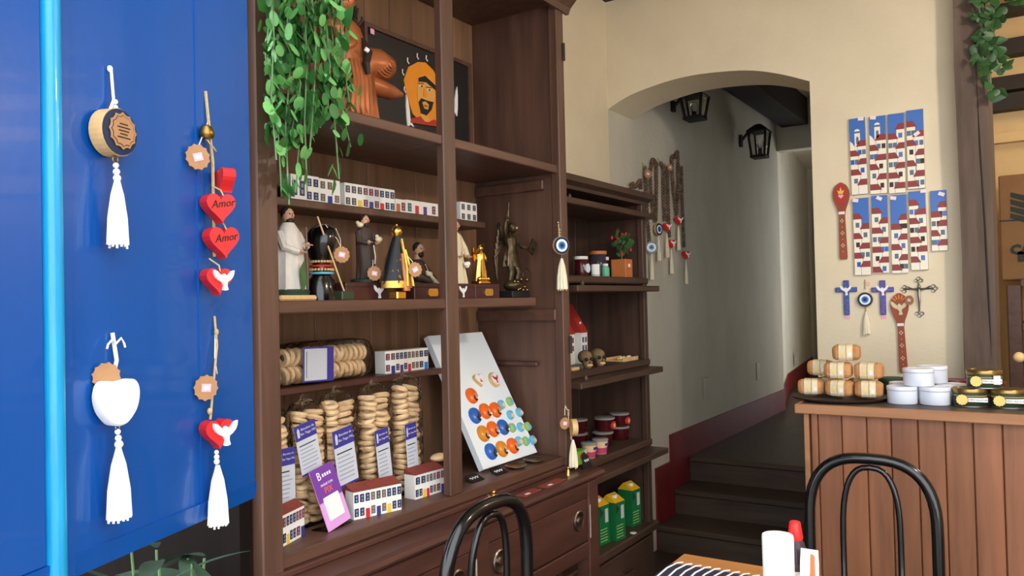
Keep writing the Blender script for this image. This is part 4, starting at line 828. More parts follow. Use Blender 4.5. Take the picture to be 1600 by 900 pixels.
# friar with birds
t, k = stand('friar_statue', 'brown robed friar statue with white birds on wooden box', 571, -1.482, ZBX)
MB().lathe([(.036, 0), (.038, .008), (.03, .012)], 16).build('base', W['dkgreen'], t, True)
MB().body([(.012, .027, .024, .004, 0), (.05, .024, .022, .003, 0), (.09, .023, .02, 0, 0), (.12, .025, .019, 0, 0), (.14, .022, .017, 0, 0), (.15, .009, .009, 0, 0)], 22, 7, .12).build('habit', W['habit'], t, True)
head(t, (0, -.002, .166), .0135)
for s_ in (-1, 1): MB().tube([(s_ * .021, 0, .135), (s_ * .027, -.008, .11), (s_ * .016, -.027, .105)], [.009, .009, .007], 8).build('sleeve', W['habit'], t, True); hand(t, (s_ * .015, -.031, .106), .005)
MB().ell((-.021, -.006, .153), (.011, .008, .007)).ell((-.030, -.006, .158), .005).build('shoulder_bird', W['cream'], t, True); MB().ell((.017, -.036, .115), (.012, .008, .008)).ell((.008, -.038, .122), .005).build('hand_bird', W['cream'], t, True)
cord(t, [(.012, -.022, .1), (.014, -.026, .07), (.011, -.026, .05)], .0014); cord(t, [(.0, -.03, .06), (-.004, -.032, .03)], .001); kraft_tag(t, (-.010, .0235), .019, -.043)
# cloaked Madonna
t, k = stand('madonna_statue', 'crowned madonna statue in black cloak with gold trim', 622, -1.393)
MB().bx(-.018, -.014, 0, .018, .016, .022, b=.003).build('gold_base', W['gold'], t)
MB().body([(.034, .047, .034, 0, .004), (.055, .045, .033, 0, .004), (.10, .031, .025, 0, .004), (.145, .017, .016, 0, .002), (.165, .010, .012, 0, 0)], 24, 6, .05).build('cloak', W['cloak'], t, True)
MB().body([(.03, .048, .035, 0, .004), (.048, .047, .0345, 0, .004)], 24, 6, .05).build('gold_hem', W['goldp'], t, True)
MB().body([(.022, .012, .01, .004, -.026), (.06, .014, .010, .004, -.024), (.12, .009, .008, .002, -.018)], 12).build('gown', W['copper'], t, True)
MB().tube([(-.001, -.034, .034), (0, -.032, .08), (.0, -.022, .13), (.002, -.014, .158)], .0042, 6).build('gold_edging', W['goldp'], t, True); MB().tube([(.022, -.034, .034), (.016, -.03, .08), (.008, -.02, .13)], .0042, 6).build('gold_edging', W['goldp'], t, True)
MB().ell((.004, -.008, .158), (.008, .008, .01)).build('face', W['hair'], t, True)
MB().lathe([(.008, .163), (.010, .168), (.015, .176), (.014, .184), (.007, .191), (.003, .193)], 14).ell((0, 0, .196), .0035).build('crown', W['gold'], t, True)
random.seed(3)
for i in range(34):
    a = random.uniform(PI, 2 * PI); zz = random.uniform(.055, .135); f = (.165 - zz) / .13; r1 = .049 * f + .004; c = (r1 * math.cos(a), .75 * r1 * math.sin(a), zz)
    MB().tube([c, (c[0] * 1.02 + .004, c[1] * 1.06, c[2] + .004), (c[0] * 1.02 + .006, c[1] * 1.06, c[2] - .004)], .0007, 4).build('gold_embroidery', W['goldp'], t)
cord(t, [(.008, -.02, .12), (.017, -.036, .1), (.02, -.04, .09)], .001); kraft_tag(t, (.019, .077), .019, -.044, rot=-.5)
# bearded saint bust with dove
t, k = stand('bearded_saint_bust', 'dark robed bearded saint bust holding small white bird', 651, -1.59)
MB().body([(0, .046, .034, 0, 0), (.05, .046, .036, 0, 0), (.09, .042, .03, 0, 0), (.115, .034, .024, 0, 0), (.125, .014, .014, .004, 0)], 22, 6, .05).build('robe', W['habit'], t, True)
MB().tube([(.006, 0, .12), (.008, -.002, .14)], .011, 10).build('neck', W['skin'], t, True); head(t, (.010, -.004, .156), .018)
MB().tube([(-.036, 0, .1), (-.03, -.03, .07), (.02, -.046, .055)], [.016, .015, .01], 10).build('sleeve', W['habit'], t, True); MB().tube([(.04, 0, .095), (.044, -.03, .06), (.036, -.046, .045)], [.015, .014, .01], 10).build('sleeve', W['habit'], t, True); hand(t, (.026, -.05, .05), .007, d=(1, -.4, -.3)); hand(t, (.038, -.05, .05), .007, d=(-1, -.4, .2))
MB().ell((.0, -.052, .078), (.015, .008, .008)).ell((-.012, -.053, .084), .005).build('white_bird', W['cream'], t, True); MB().tube([(.0, -.055, .075), (.05, -.062, .03)], [.005, .009], 8).build('scroll', W['cream'], t, True); cord(t, [(.01, -.028, .11), (.018, -.034, .09), (.016, -.036, .075)], .001)
# white angel behind the post
t, k = stand('white_angel_statue', 'cream robed angel statue partly behind centre post', 712, -1.48, ZBX)
MB().body([(0, .043, .03, 0, 0), (.03, .037, .028, 0, 0), (.08, .026, .024, 0, 0), (.12, .027, .022, 0, 0), (.15, .024, .018, 0, 0), (.16, .010, .010, 0, 0)], 24, 8, .14).build('robe', W['cream'], t, True)
head(t, (0, -.002, .178), .0155, 'lwood', False)
for s_ in (-1, 1):
    MB().tube([(s_ * .022, 0, .145), (s_ * .034, -.012, .11), (s_ * .022 + .006, -.028, .085)], [.01, .01, .008], 8).build('sleeve', W['cream'], t, True); hand(t, (s_ * .022 + .006, -.033, .083), .0055)
    MB().prism([(s_ * .01, .15), (s_ * .036, .165), (s_ * .048, .14), (s_ * .046, .1), (s_ * .034, .06), (s_ * .02, .09)], .016, .022).build('wing', W['cream'], t)
for c in ((.01, -.035, .06), (.02, -.032, .055), (.028, -.03, .062)): MB().ell(c, (.009, .006, .007)).build('rose', W['mwhite'], t, True)
MB().bx(.0, -.03, .09, .009, -.028, .1).build('price_sticker', W['pink'], t)
# golden statuette
t, k = stand('golden_statuette', 'small shiny golden angel statuette with raised sword', 752, -1.472, ZBX)
MB().bx(-.03, -.018, 0, .03, .018, .01, b=.003).build('base', W['gold'], t)
MB().body([(.01, .022, .017, 0, 0), (.04, .019, .016, 0, 0), (.075, .013, .012, 0, 0), (.095, .016, .012, 0, 0), (.105, .007, .007, 0, 0)], 20, 6, .2).build('figure_body', W['gold'], t, True)
head(t, (0, 0, .115), .0085, 'gold', False, m='gold')
MB().tube([(-.014, 0, .098), (-.022, -.006, .11), (-.012, -.008, .124)], [.005, .004, .003], 7).build('raised_arm', W['gold'], t, True); MB().tube([(-.014, -.008, .124), (.012, -.008, .128)], .0018, 5).build('sword', W['gold'], t); MB().tube([(.014, 0, .098), (.022, -.006, .08), (.016, -.014, .075)], [.005, .004, .003], 7).build('lowered_arm', W['gold'], t, True)
for s_ in (-1, 1): MB().prism([(s_ * .006, .085), (s_ * .024, .12), (s_ * .028, .1), (s_ * .02, .07)], .010, .014).build('wing', W['gold'], t)
for k in range(5): MB().ell((-.022 + .011 * k, -.012, .016), (.009, .007, .008)).build('cloud_lump', W['gold'], t, True)
# dark bronze archangel
t, k = stand('bronze_archangel_statue', 'tall dark bronze winged archangel with sword and scales', 800, -1.47)
MB().bx(-.038, -.03, 0, .042, .03, .02, b=.003).build('base', W['blk'], t)
MB().ell((0, -.008, .034), (.036, .026, .018)).build('fallen_figure', W['bronze'], t, True)
for s_ in (-1, 1): MB().tube([(s_ * .012, 0, .1), (s_ * .016, -.012, .07), (s_ * .014, -.002, .035)], [.012, .009, .007], 10).build('leg', W['bronze'], t, True)
MB().body([(.085, .026, .022, 0, 0), (.11, .022, .018, 0, 0), (.13, .017, .014, 0, 0), (.16, .022, .015, 0, 0), (.172, .009, .009, 0, 0)], 20, 9, .14).build('armoured_tunic', W['bronze'], t, True)
t.scale = (1.36, 1.25, 1.25); head(t, (.006, -.003, .19), .0125, 'bronze', False, m='bronze')
MB().tube([(-.02, 0, .162), (-.034, -.006, .185), (-.03, -.01, .215)], [.007, .006, .004], 8).build('raised_arm', W['bronze'], t, True)
MB().tube([(-.030, -.012, .205), (-.022, -.012, .255)], [.004, .0018], 6).build('sword', W['bronze'], t); hand(t, (-.03, -.012, .214), .005, 'bronze', (0, -.2, 1))
MB().tube([(.02, 0, .162), (.034, -.012, .14), (.045, -.024, .135)], [.007, .006, .004], 8).build('lowered_arm', W['bronze'], t, True); hand(t, (.047, -.027, .134), .005, 'bronze', (1, -.4, 0)); MB().bx(-.012, -.002, -.02, .012, .002, .02, M=Tr(.058, -.03, .14) @ Ry(.6)).build('shield', W['bronze'], t)
for s_ in (-1, 1):
    wm = MB()
    for k in range(6): wm.tube([(s_ * .01, .014, .15), (s_ * (.026 + .004 * k), .02, .2 - .018 * k), (s_ * (.034 + .001 * k), .018, .16 - .022 * k)], [.004, .006, .002], 6)
    wm.build('wing', W['bronze'], t, True)
MB().torus(.018, .0014, 16, 5, M=Tr(.042, -.02, .062) @ Rx(PI / 2)).build('chain_ring', W['bronze'], t, True)
for k in range(9): MB().ell((random.uniform(-.034, .038), -.03, .02 + random.uniform(.0, .03)), .0035, 6, 5).build('stud', W['brass'], t, True)

# ---- lower shelf: ring biscuits in bags
ZL = .82
BIS = MB().torus(.0165, .0088, 12, 6, sz=.8).mesh('ring_biscuit', W['biscuit'], True)
def label_card(t, w, h, M, txt=True, blue_side=False):
    lo = MB(M).bx(-w / 2, -.0012, 0, w / 2, .0, h).build('label', W['lgrey'], t)
    if blue_side: [MB(M).bx(*q_).build('blue_band', W['lblue'], lo) for q_ in ((w * .28, -.0018, 0, w / 2, -.001, h), (-w / 2, -.0018, 0, -w / 2 + .004, -.001, h), (-w / 2 + .004, -.0018, 0, w * .28, -.001, .004), (-w / 2 + .004, -.0018, h - .004, w * .28, -.001, h))]
    else: MB(M).bx(-w / 2, -.0018, h * .7, w / 2, -.001, h).build('blue_band', W['lblue'], lo); MB(M).bx(-w / 2, -.0018, 0, w / 2, -.001, h * .04).build('blue_edge', W['lblue'], lo)
    if txt:
        for j, s in enumerate(('Biscoitos de', 'São Tiago MG')): text(s, w * .13, W['lgrey'], lo, 'lettering', M @ Tr(w * .1, -.0022, h * (.9 - .09 * j)))
        MB(M).prism([(-w * .4, h * .76), (-w * .3, h * .76), (-w * .28, h * .9), (-w * .34, h * .95), (-w * .4, h * .9)], -.0022, -.0018).build('emblem', W['lgrey'], lo)
    for j in range(7):
        if blue_side: MB(M).bx(-w * .4 + j * w * .08, -.0016, h * .12, -w * .385 + j * w * .08, -.001, h * .88).build('printed_line', W['cgrey' if j else 'ink'], lo)
        else: MB(M).bx(-w * .4, -.0016, h * (.58 - .075 * j), w * random.uniform(.1, .42), -.001, h * (.60 - .075 * j)).build('printed_line', W['ink' if j == 0 else 'tinline'], lo)
    return lo
def bag(px, label, lab, rot=0, x=-1.50, n=19, hgt=.30, cols=2, sw_=.1, lean=0):
    p = PX(px, 690, x); t = thing('biscuit_bag', label, 'biscuit bag', (x, p.y, ZL), RB, 'bags of ring biscuits')
    step = (hgt - .02) / n
    for c in range(cols):
        cx = (c - (cols - 1) / 2) * .05
        for k in range(n):
            obj('biscuit', BIS, t, Tr(cx + random.uniform(-.003, .003) + lean * k * step, random.uniform(-.004, .004), .014 + step * k) @ Rz(random.uniform(0, 3)) @ Rx(random.uniform(-.25, .3)) @ Ry(random.uniform(-.3, .3)))
    fm = MB(); R = []
    for z, sx_, sy_ in ((.0, .9, .8), (.02, 1, 1), (hgt * .5, 1, 1.05), (hgt * .92, 1, .95), (hgt + .004, .8, .6), (hgt + .014, .3, .2), (hgt + .028, .22, .12)):
        R.append([(lean * z + sx_ * (.0505 if cols == 2 else .030) * math.copysign(abs(math.cos(a)) ** .6, math.cos(a)), sy_ * .036 * math.copysign(abs(math.sin(a)) ** .6, math.sin(a)), z) for a in [2 * PI * j / 24 for j in range(24)]])
    fm.loft(R).build('clear_bag', FILM, t, True)
    if lab:
        lx, lz, w, h = lab; label_card(t, w, h, Tr(lx, -.041, lz) @ Ry(rot))
    return t
def lab_at(px, pxl, ytop, ybot, w):   # label placement relative to bag at px
    b = PX(px, 690, -1.5).y; xl = -1.46; a = PX(pxl, (ytop + ybot) / 2, xl); return (a.y - b, PX(pxl, ybot, xl).z - ZL, w, PX(pxl, ytop, xl).z - PX(pxl, ybot, xl).z)
random.seed(11)
bag(432, 'biscuit bag cut off by bookcase left edge', lab_at(432, 447, 700, 790, .05), 0, cols=1, n=18, hgt=.28)
bag(478, 'biscuit bag behind the purple payment sign', lab_at(478, 487, 657, 738, .066), -.2, hgt=.29)
bag(527, 'biscuit bag behind three white model houses, large label', lab_at(527, 544, 666, 757, .07), -.15, hgt=.30)
bag(585, 'biscuit bag second nearest the centre post', lab_at(585, 602, 668, 750, .052), -.12, hgt=.305)
bag(634, 'biscuit bag standing next to the centre post', lab_at(634, 645, 660, 740, .046), -.08, hgt=.315)
# horizontal bag
p = PX(506, 590, -1.60); t = thing('biscuit_bag', 'biscuit bag lying flat on top of the upright bags', 'biscuit bag', (-1.60, p.y, 1.148), RB, 'bags of ring biscuits')
hl = PX(575, 560, -1.6).y - PX(437, 560, -1.6).y
for r in range(2):
    for k in range(17): obj('biscuit', BIS, t, Tr(-hl / 2 + .02 + k * (hl - .04) / 16, random.uniform(-.004, .004), .028 + .046 * r) @ Ry(PI / 2 + random.uniform(-.25, .25)) @ Rx(random.uniform(-.2, .2)))
fm = MB(); R = []
for s, k in ((-.54, .25), (-.5, .9), (-.3, 1), (.3, 1), (.5, .9), (.54, .25)): R.append([(s * hl, k * .036 * math.cos(a), .0575 + k * .056 * math.sin(a)) for a in [2 * PI * j / 20 for j in range(20)]])
fm.loft(R).build('clear_bag', FILM, t, True)
a = PX(497, 553, -1.56); label_card(t, .105, .09, Tr(a.y - p.y, -.039, .008) @ Ry(.03), False, True)

# ---- payment sign
p = tloc(514, 832, .82); q = tloc(549, 816, .82)
a = math.atan2(q.y - p.y, q.x - p.x); w = (q - p).length; t = thing('payment_sign', 'purple and lilac payment card in acrylic stand', 'sign', (p.x, p.y, ZL), a)
h = .148; Ml = Ry(-.12) @ Rx(-.28)
MB(Ml).bx(0, 0, 0, w, .002, h).build('card', W['lilac'], t); MB(Ml).bx(0, -.0006, h * .46, w, 0, h).build('purple_top', W['purple'], t)
MB(Ml).prism([(w * .2, h * .14), (w * .8, h * .14), (w * .83, h * .16), (w * .83, h * .5), (w * .8, h * .52), (w * .2, h * .52), (w * .17, h * .5), (w * .17, h * .16)], -.0013, -.0006).build('white_square', W['white'], t)
text('PIX', w * .24, W['orange'], t, 'lettering', Ml @ Tr(w * .5, -.001, h * .61)); text('PAGUE COM', w * .09, W['white'], t, 'lettering', Ml @ Tr(w * .5, -.001, h * .71))
text('B', w * .3, W['white'], t, 'lettering', Ml @ Tr(w * .28, -.001, h * .86)); 
for j in range(4): MB(Ml).bx(w * (.42 + .1 * j), -.001, h * .83, w * (.48 + .1 * j), -.0006, h * .88).build('logo_stroke', W['white'], t)
MB().bx(0, 0, 0, w, .05, .0015).build('acrylic_foot', W['glass'], t)

# ---- foam display board with magnets
A_ = Vector((-1.45, 2.03, ZL + .0095)); B_ = Vector((-1.45, 2.352, ZL + .0095)); C_ = Vector((-1.655, 2.02, 1.247)); D_ = Vector((-1.655, 2.325, 1.247))
bc_ = (A_ + B_) / 2
t = thing('display_board', 'leaning white foam board displaying souvenir magnets', 'display board', bc_, 0)
u_ = (B_ - A_).normalized(); v_ = (C_ - A_).normalized(); n_ = u_.cross(v_).normalized()
if n_.x < 0: n_ = -n_
MB().add([A_, B_, D_, C_, A_ - n_ * .02 + Vector((0, 0, .0)), B_ - n_ * .02, D_ - n_ * .02, C_ - n_ * .02], [(0, 1, 2, 3), (4, 7, 6, 5), (0, 4, 5, 1), (1, 5, 6, 2), (2, 6, 7, 3), (3, 7, 4, 0)]).build('foam_panel', W['foam'], t, world=True)
def PB(px, py): d = ray(px, py); tt = (A_ - EYE).dot(n_) / d.dot(n_); return EYE + d * tt
FB = Matrix((u_, -n_, u_.cross(-n_) * 1)).transposed().to_4x4()
if (FB @ Vector((0, 0, 1))).z < 0: FB = FB @ Matrix.Diagonal((1, 1, -1, 1))
MG = [(746, 594, 'heart', 'white heart magnet, topmost left on the display board'), (771, 594, 'wood', 'round wooden photo magnet, topmost right on the display board'), (736, 619, 'mor', 'single orange magnet above the magnet rows'),
      (741, 650, 'mbl', 'blue round magnet first in upper row'), (757, 643, 'mor', 'orange magnet second in upper row'), (773, 641, 'mor', 'orange magnet third in upper row'), (782, 633, 'mlb', 'small blue oval magnet ending upper row, left of pale green one'), (795, 628, 'mgr', 'small pale green oval magnet at top right'),
      (796, 649, 'mlb', 'small light blue oval magnet below the pale green one'), (810, 645, 'mlb', 'small light blue oval magnet at the right edge, second down'),
      (754, 678, 'mam', 'amber magnet first in middle row'), (769, 671, 'mor', 'orange magnet second in middle row'), (785, 668, 'mbl', 'blue round magnet third in middle row'), (799, 669, 'mgr', 'small green oval magnet fourth in middle row'), (812, 668, 'mlb', 'small light blue oval magnet fifth in middle row'), (823, 667, 'mgr', 'small green oval magnet ending middle row'),
      (766, 706, 'mbl', 'blue round magnet first in bottom row'), (783, 702, 'mam', 'amber magnet second in bottom row'), (800, 697, 'mor', 'orange magnet third in bottom row'), (809, 690, 'mlb', 'small pale blue oval magnet fourth in bottom row'), (820, 690, 'mgr', 'small green oval magnet fifth in bottom row'), (831, 688, 'mlb', 'small teal oval magnet ending bottom row')]
for px, py, m, lb in MG:
    p = PB(px, py); small = m in ('mlb', 'mgr'); r = (.0165 if small else .0275)
    g = thing('magnet', lb, 'magnet', p, 0, 'souvenir magnets on the display board'); g.rotation_euler = FB.to_euler()
    base = {'heart': 'lwood', 'wood': 'lwood'}.get(m, m)
    if m == 'heart': MB().prism(heart(.05), -.012, 0).build('heart_block', W['lwood'], g); MB().prism(heart(.046), -.013, -.012).build('white_face', W['white'], g); MB().prism([(0, .0), (.008, -.012), (-.004, -.012)], -.0138, -.013).build('red_print', W['redp'], g)
    else:
        MB(Rx(PI / 2)).lathe([(r, 0), (r, .005), (r * .93, .009), (r * .6, .0115), (r * .1, .012)], 20).build('domed_disc', W[base], g, True)
        if m == 'wood': MB().prism(circ(r * .8, 16), -.0135, -.011).build('photo_print', W['stick'], g); MB().prism(sc(DOVE, r, -.002, 0), -.0145, -.0135).build('printed_figures', W['spoonr'], g)
        elif not small:
            MB().prism(circ(r * .36, 12, r * .25, -r * .42), -.0125, -.010).build('printed_head', W['hair'], g); MB().prism([(r * .1, -.5 * r), (r * .55, -.6 * r), (r * .6, .05 * r), (r * .3, .2 * r)], -.0135, -.011).build('printed_figure', W['skin' if m != 'mbl' else 'habit'], g); MB().prism(circ(r * .14, 8, r * .5, -r * .5), -.0145, -.012).build('printed_bird', W['white'], g)
        else: MB().prism(circ(r * .5, 12, r * .1, -r * .25), -.0135, -.010).build('printed_scene', W['cream' if m == 'mlb' else 'mlb'], g)
# bread crust by the post, dishes, chalk cards
p = tloc(688, 772, ZL); o = MB(Tr(-1.46, PX(686, 722, -1.46).y, ZL + .066 + .018)).ell((0, 0, 0), (.02, .034, .012), 14, 8).build('bread_roll', W['biscuit'], None, True); o.location = (0, 0, 0); tag(o, 'small bread crust lying on the roof of model houses by post', 'bread')
for k, (px, py, r) in enumerate(((806, 728, .036), (834, 719, .036))):
    p = tloc(px, py, ZL); x = max(p.x, -1.44); y = min(p.y, 2.32); x = -1.40 - .0 * k; y = PX(px, py, x).y
    o = MB(Tr(x, min(y, 2.315), ZL)).lathe([(.024, 0), (r, .006), (r * 1.0, .009), (r * .8, .006), (.02, .004)], 22).build('bronze_dish', W['coin'], None, True); tag(o, ['shallow bronze dish at foot of display board', 'shallow bronze dish near the bookcase right side'][k], 'dish', 'bronze dishes')
for k, (px, py) in enumerate(((748, 752), (786, 752))):
    p = PZ(px, py, ZL); x = max(min(p.x, -1.385), -1.42); y = PX(px, py, x).y; t = thing('chalk_card', ['black card with white script beside centre post', 'black card with white script behind the left chair'][k], 'card', (x, y, ZL), RB)
    MB(Rx(-1.2)).prism([(-.03, 0), (.03, 0), (.032, .03), (.015, .042), (-.022, .038), (-.033, .02)], -.002, .001).build('card_body', W['ink'], t)
    MB(Rx(-1.2)).tube([(-.022 + .0044 * i, -.003, .018 + .006 * math.sin(i * 2.1)) for i in range(11)], .0012, 4).build('script_line', W['chalk'], t)
p = PZ(906, 728, .775); t = thing('chalk_card', 'black chalk card standing behind white tassel on ledge', 'card', (-1.295, 2.428, .775), RB)
MB(Rx(-.25)).prism([(-.03, 0), (.032, 0), (.02, .04), (0, .055), (-.02, .045)], -.002, .002).build('card_body', W['ink'], t); MB(Rx(-.25)).tube([(-.016 + .004 * i, -.003, .026 + .005 * math.sin(i * 2.1)) for i in range(9)], .001, 4).build('script_line', W['chalk'], t)
# ledge things
p = PZ(770, 792, .775); t = thing('gold_figurine', 'little golden angel figurine on ledge seen through chair', 'figurine', (-1.285, p.y, .775), RB)
MB().lathe([(.016, 0), (.016, .005), (.01, .007)], 14).build('base', W['gold'], t, True); MB().body([(.006, .012, .010, 0, 0), (.025, .010, .009, 0, 0), (.036, .005, .005, 0, 0)], 14, 5, .15).build('figure_body', W['gold'], t, True); MB().ell((0, 0, .042), .006).build('head', W['gold'], t, True)
for s_ in (-1, 1): MB().prism([(s_ * .003, .02), (s_ * .02, .04), (s_ * .021, .02), (s_ * .012, .01)], .004, .008).build('wing', W['gold'], t)
p = PZ(885, 742, .775); t = thing('gold_figurine', 'tiny golden figurine beside white tassel on ledge', 'figurine', (-1.30, p.y, .775), RB)
MB().body([(0, .009, .008, 0, 0), (.012, .006, .006, 0, 0), (.02, .003, .003, 0, 0)], 12).build('figure_body', W['gold'], t, True); MB().ell((0, 0, .024), .0048).build('head', W['gold'], t, True)
for k, (px, py, l) in enumerate(((822, 770, .1), (858, 755, .13))):
    p = PZ(px, py, .775); t = thing('leather_strip', ['brown leather bookmark nearer the chair on ledge', 'brown leather bookmark nearer the tassel on ledge'][k], 'bookmark', (-1.285, p.y, .775), RB + .06, 'leather bookmarks')
    MB().bx(-l / 2, -.018, 0, l / 2, .018, .003, b=.001).build('strip', W['roof'], t); MB().bx(-l * .3, -.012, .003, -l * .3 + .022, -.002, .0036).build('price_sticker', W['stick'], t)

# ================================================================== WALL HANGINGS
# bead strands on the hall wall
BE = MB().ell((0, 0, 0), .0105, 8, 6).mesh('bead', W['bead'], True)
def strand(label, pxs, pend=None, tas=True, step=.0185, eye_turn=0):
    P = [PX(a, b, XL + .02) for a, b in pxs]; t = thing('bead_strand', label, 'bead strand', (XL, P[0].y, P[0].z), RB, 'wooden bead strands on the wall')
    tot = 0; segs = []
    for a, b in zip(P, P[1:]): segs.append((tot, a, b)); tot += (b - a).length
    d = 0
    while d < tot:
        for s0, a, b in segs:
            if s0 <= d <= s0 + (b - a).length: c = a.lerp(b, (d - s0) / (b - a).length); break
        obj('bead', BE, t, Tr(c.y - P[0].y, -.02, c.z - P[0].z)); d += step
    MB().tube([(0, -.004, .03), (0, -.02, 0)], .002, 5).build('hanging_string', W['twine'], t)
    e = P[-1] if not pend or len(pend) < 3 else PX(pend[1], pend[2], XL + .02); ex, ez = e.y - P[0].y, e.z - P[0].z
    if pend:
        c = (ex, ez - .03)
        if pend[0] == 'eye': eye_disc(t, c, .034, -.03, Tr(c[0], -.03, c[1]) @ Rz(-.9 + eye_turn))
        else: MB(Tr(c[0], -.03, c[1]) @ Rz(-.5)).prism(heart(.05), -.012, .012).build('red_heart', W['redp'], t); MB(Tr(c[0], -.03, c[1]) @ Rz(-.5)).prism(sc(DOVE, .032, .006), -.016, -.012).build('white_dove', W['white'], t)
        if tas: fringe(t, ex, ez - .066, ez - .2, .022, -.03, 'cotton')
    return t
strand('short bead strand draped above the cabinet cornice', [(985, 296), (988, 285), (992, 293), (997, 288), (1001, 280), (1002, 298)])
s1 = strand('long bead strand ending in large blue eye, nearest cabinet', [(1008, 262), (1010, 300), (1012, 345), (1015, 378)], ('eye', 1015, 378), eye_turn=-.2); kraft_tag(s1, (0, -.035), .024, -.035)
strand('looped bead strand with small side-turned eye', [(1024, 345), (1018, 310), (1016, 270), (1020, 248), (1026, 256), (1026, 300), (1025, 345)], ('eye', 1026, 350), eye_turn=.7)
strand('short straight bead strand with red heart and dove', [(1033, 255), (1037, 262), (1037, 300), (1039, 345)], ('heart', 1039, 346))
s2 = strand('long straight bead strand with pink tag and red heart', [(1043, 262), (1044, 300), (1045, 340), (1046, 370)], ('heart', 1046, 372)); kraft_tag(s2, (0, .0), .02, -.035)
strand('looped bead strand with red heart, highest on the wall', [(1057, 335), (1053, 300), (1050, 262), (1050, 243), (1055, 246), (1059, 236), (1060, 280), (1058, 335)], ('heart', 1057, 336))
strand('long bead strand farthest along the hall, red heart', [(1065, 262), (1066, 310), (1068, 360), (1069, 388)], ('heart', 1069, 390))
# lanterns
for k, (px, yt, yb) in enumerate(((1086, 142, 188), (1187, 195, 247))):
    x = XL + .14; a = PX(px, yt, x); b = PX(px, yb, x); h = a.z - b.z; t = thing('wall_lantern', ['black wall lantern nearest the arch', 'black wall lantern farther down the hall'][k], 'lantern', (x, b.y, b.z), RB, 'black hall lanterns')
    wt = .062; wb_ = .045
    for sx_ in (-1, 1):
        for sy_ in (-1, 1): MB().tube([(sx_ * wb_, sy_ * wb_, .02), (sx_ * wt, sy_ * wt, h * .78)], .009, 6).build('frame_bar', W['blk'], t)
    MB().bx(-wb_ - .01, -wb_ - .01, 0, wb_ + .01, wb_ + .01, .02, b=.004).build('bottom_plate', W['blk'], t)
    MB().loft([[(sx_ * wt * f * 1.15, sy_ * wt * f * 1.15, z) for sx_, sy_ in ((-1, -1), (1, -1), (1, 1), (-1, 1))] for f, z in ((1, h * .76), (1, h * .8), (.45, h * .95), (.2, h))]).build('roof_cap', W['blk'], t)
    for r_ in range(4): MB(Rz(r_ * PI / 2)).add([(-wb_, -wb_, .02), (wb_, -wb_, .02), (wt, -wt, h * .77), (-wt, -wt, h * .77)], [(0, 1, 2, 3)]).build('pane', W['glass'], t)
    MB().ell((0, 0, h * .42), (.024, .024, .034), 12, 8).build('bulb', W['glass'], t, True); MB().lathe([(.014, .02), (.014, h * .28)], 10).build('bulb_socket', W['blk'], t, True)
    MB().bx(-.018, .12, h * .4, .018, .14, h * .75).tube([(0, .12, h * .6), (0, .06, h * .9), (0, 0, h * .93)], .01, 6).build('wall_bracket', W['blk'], t)

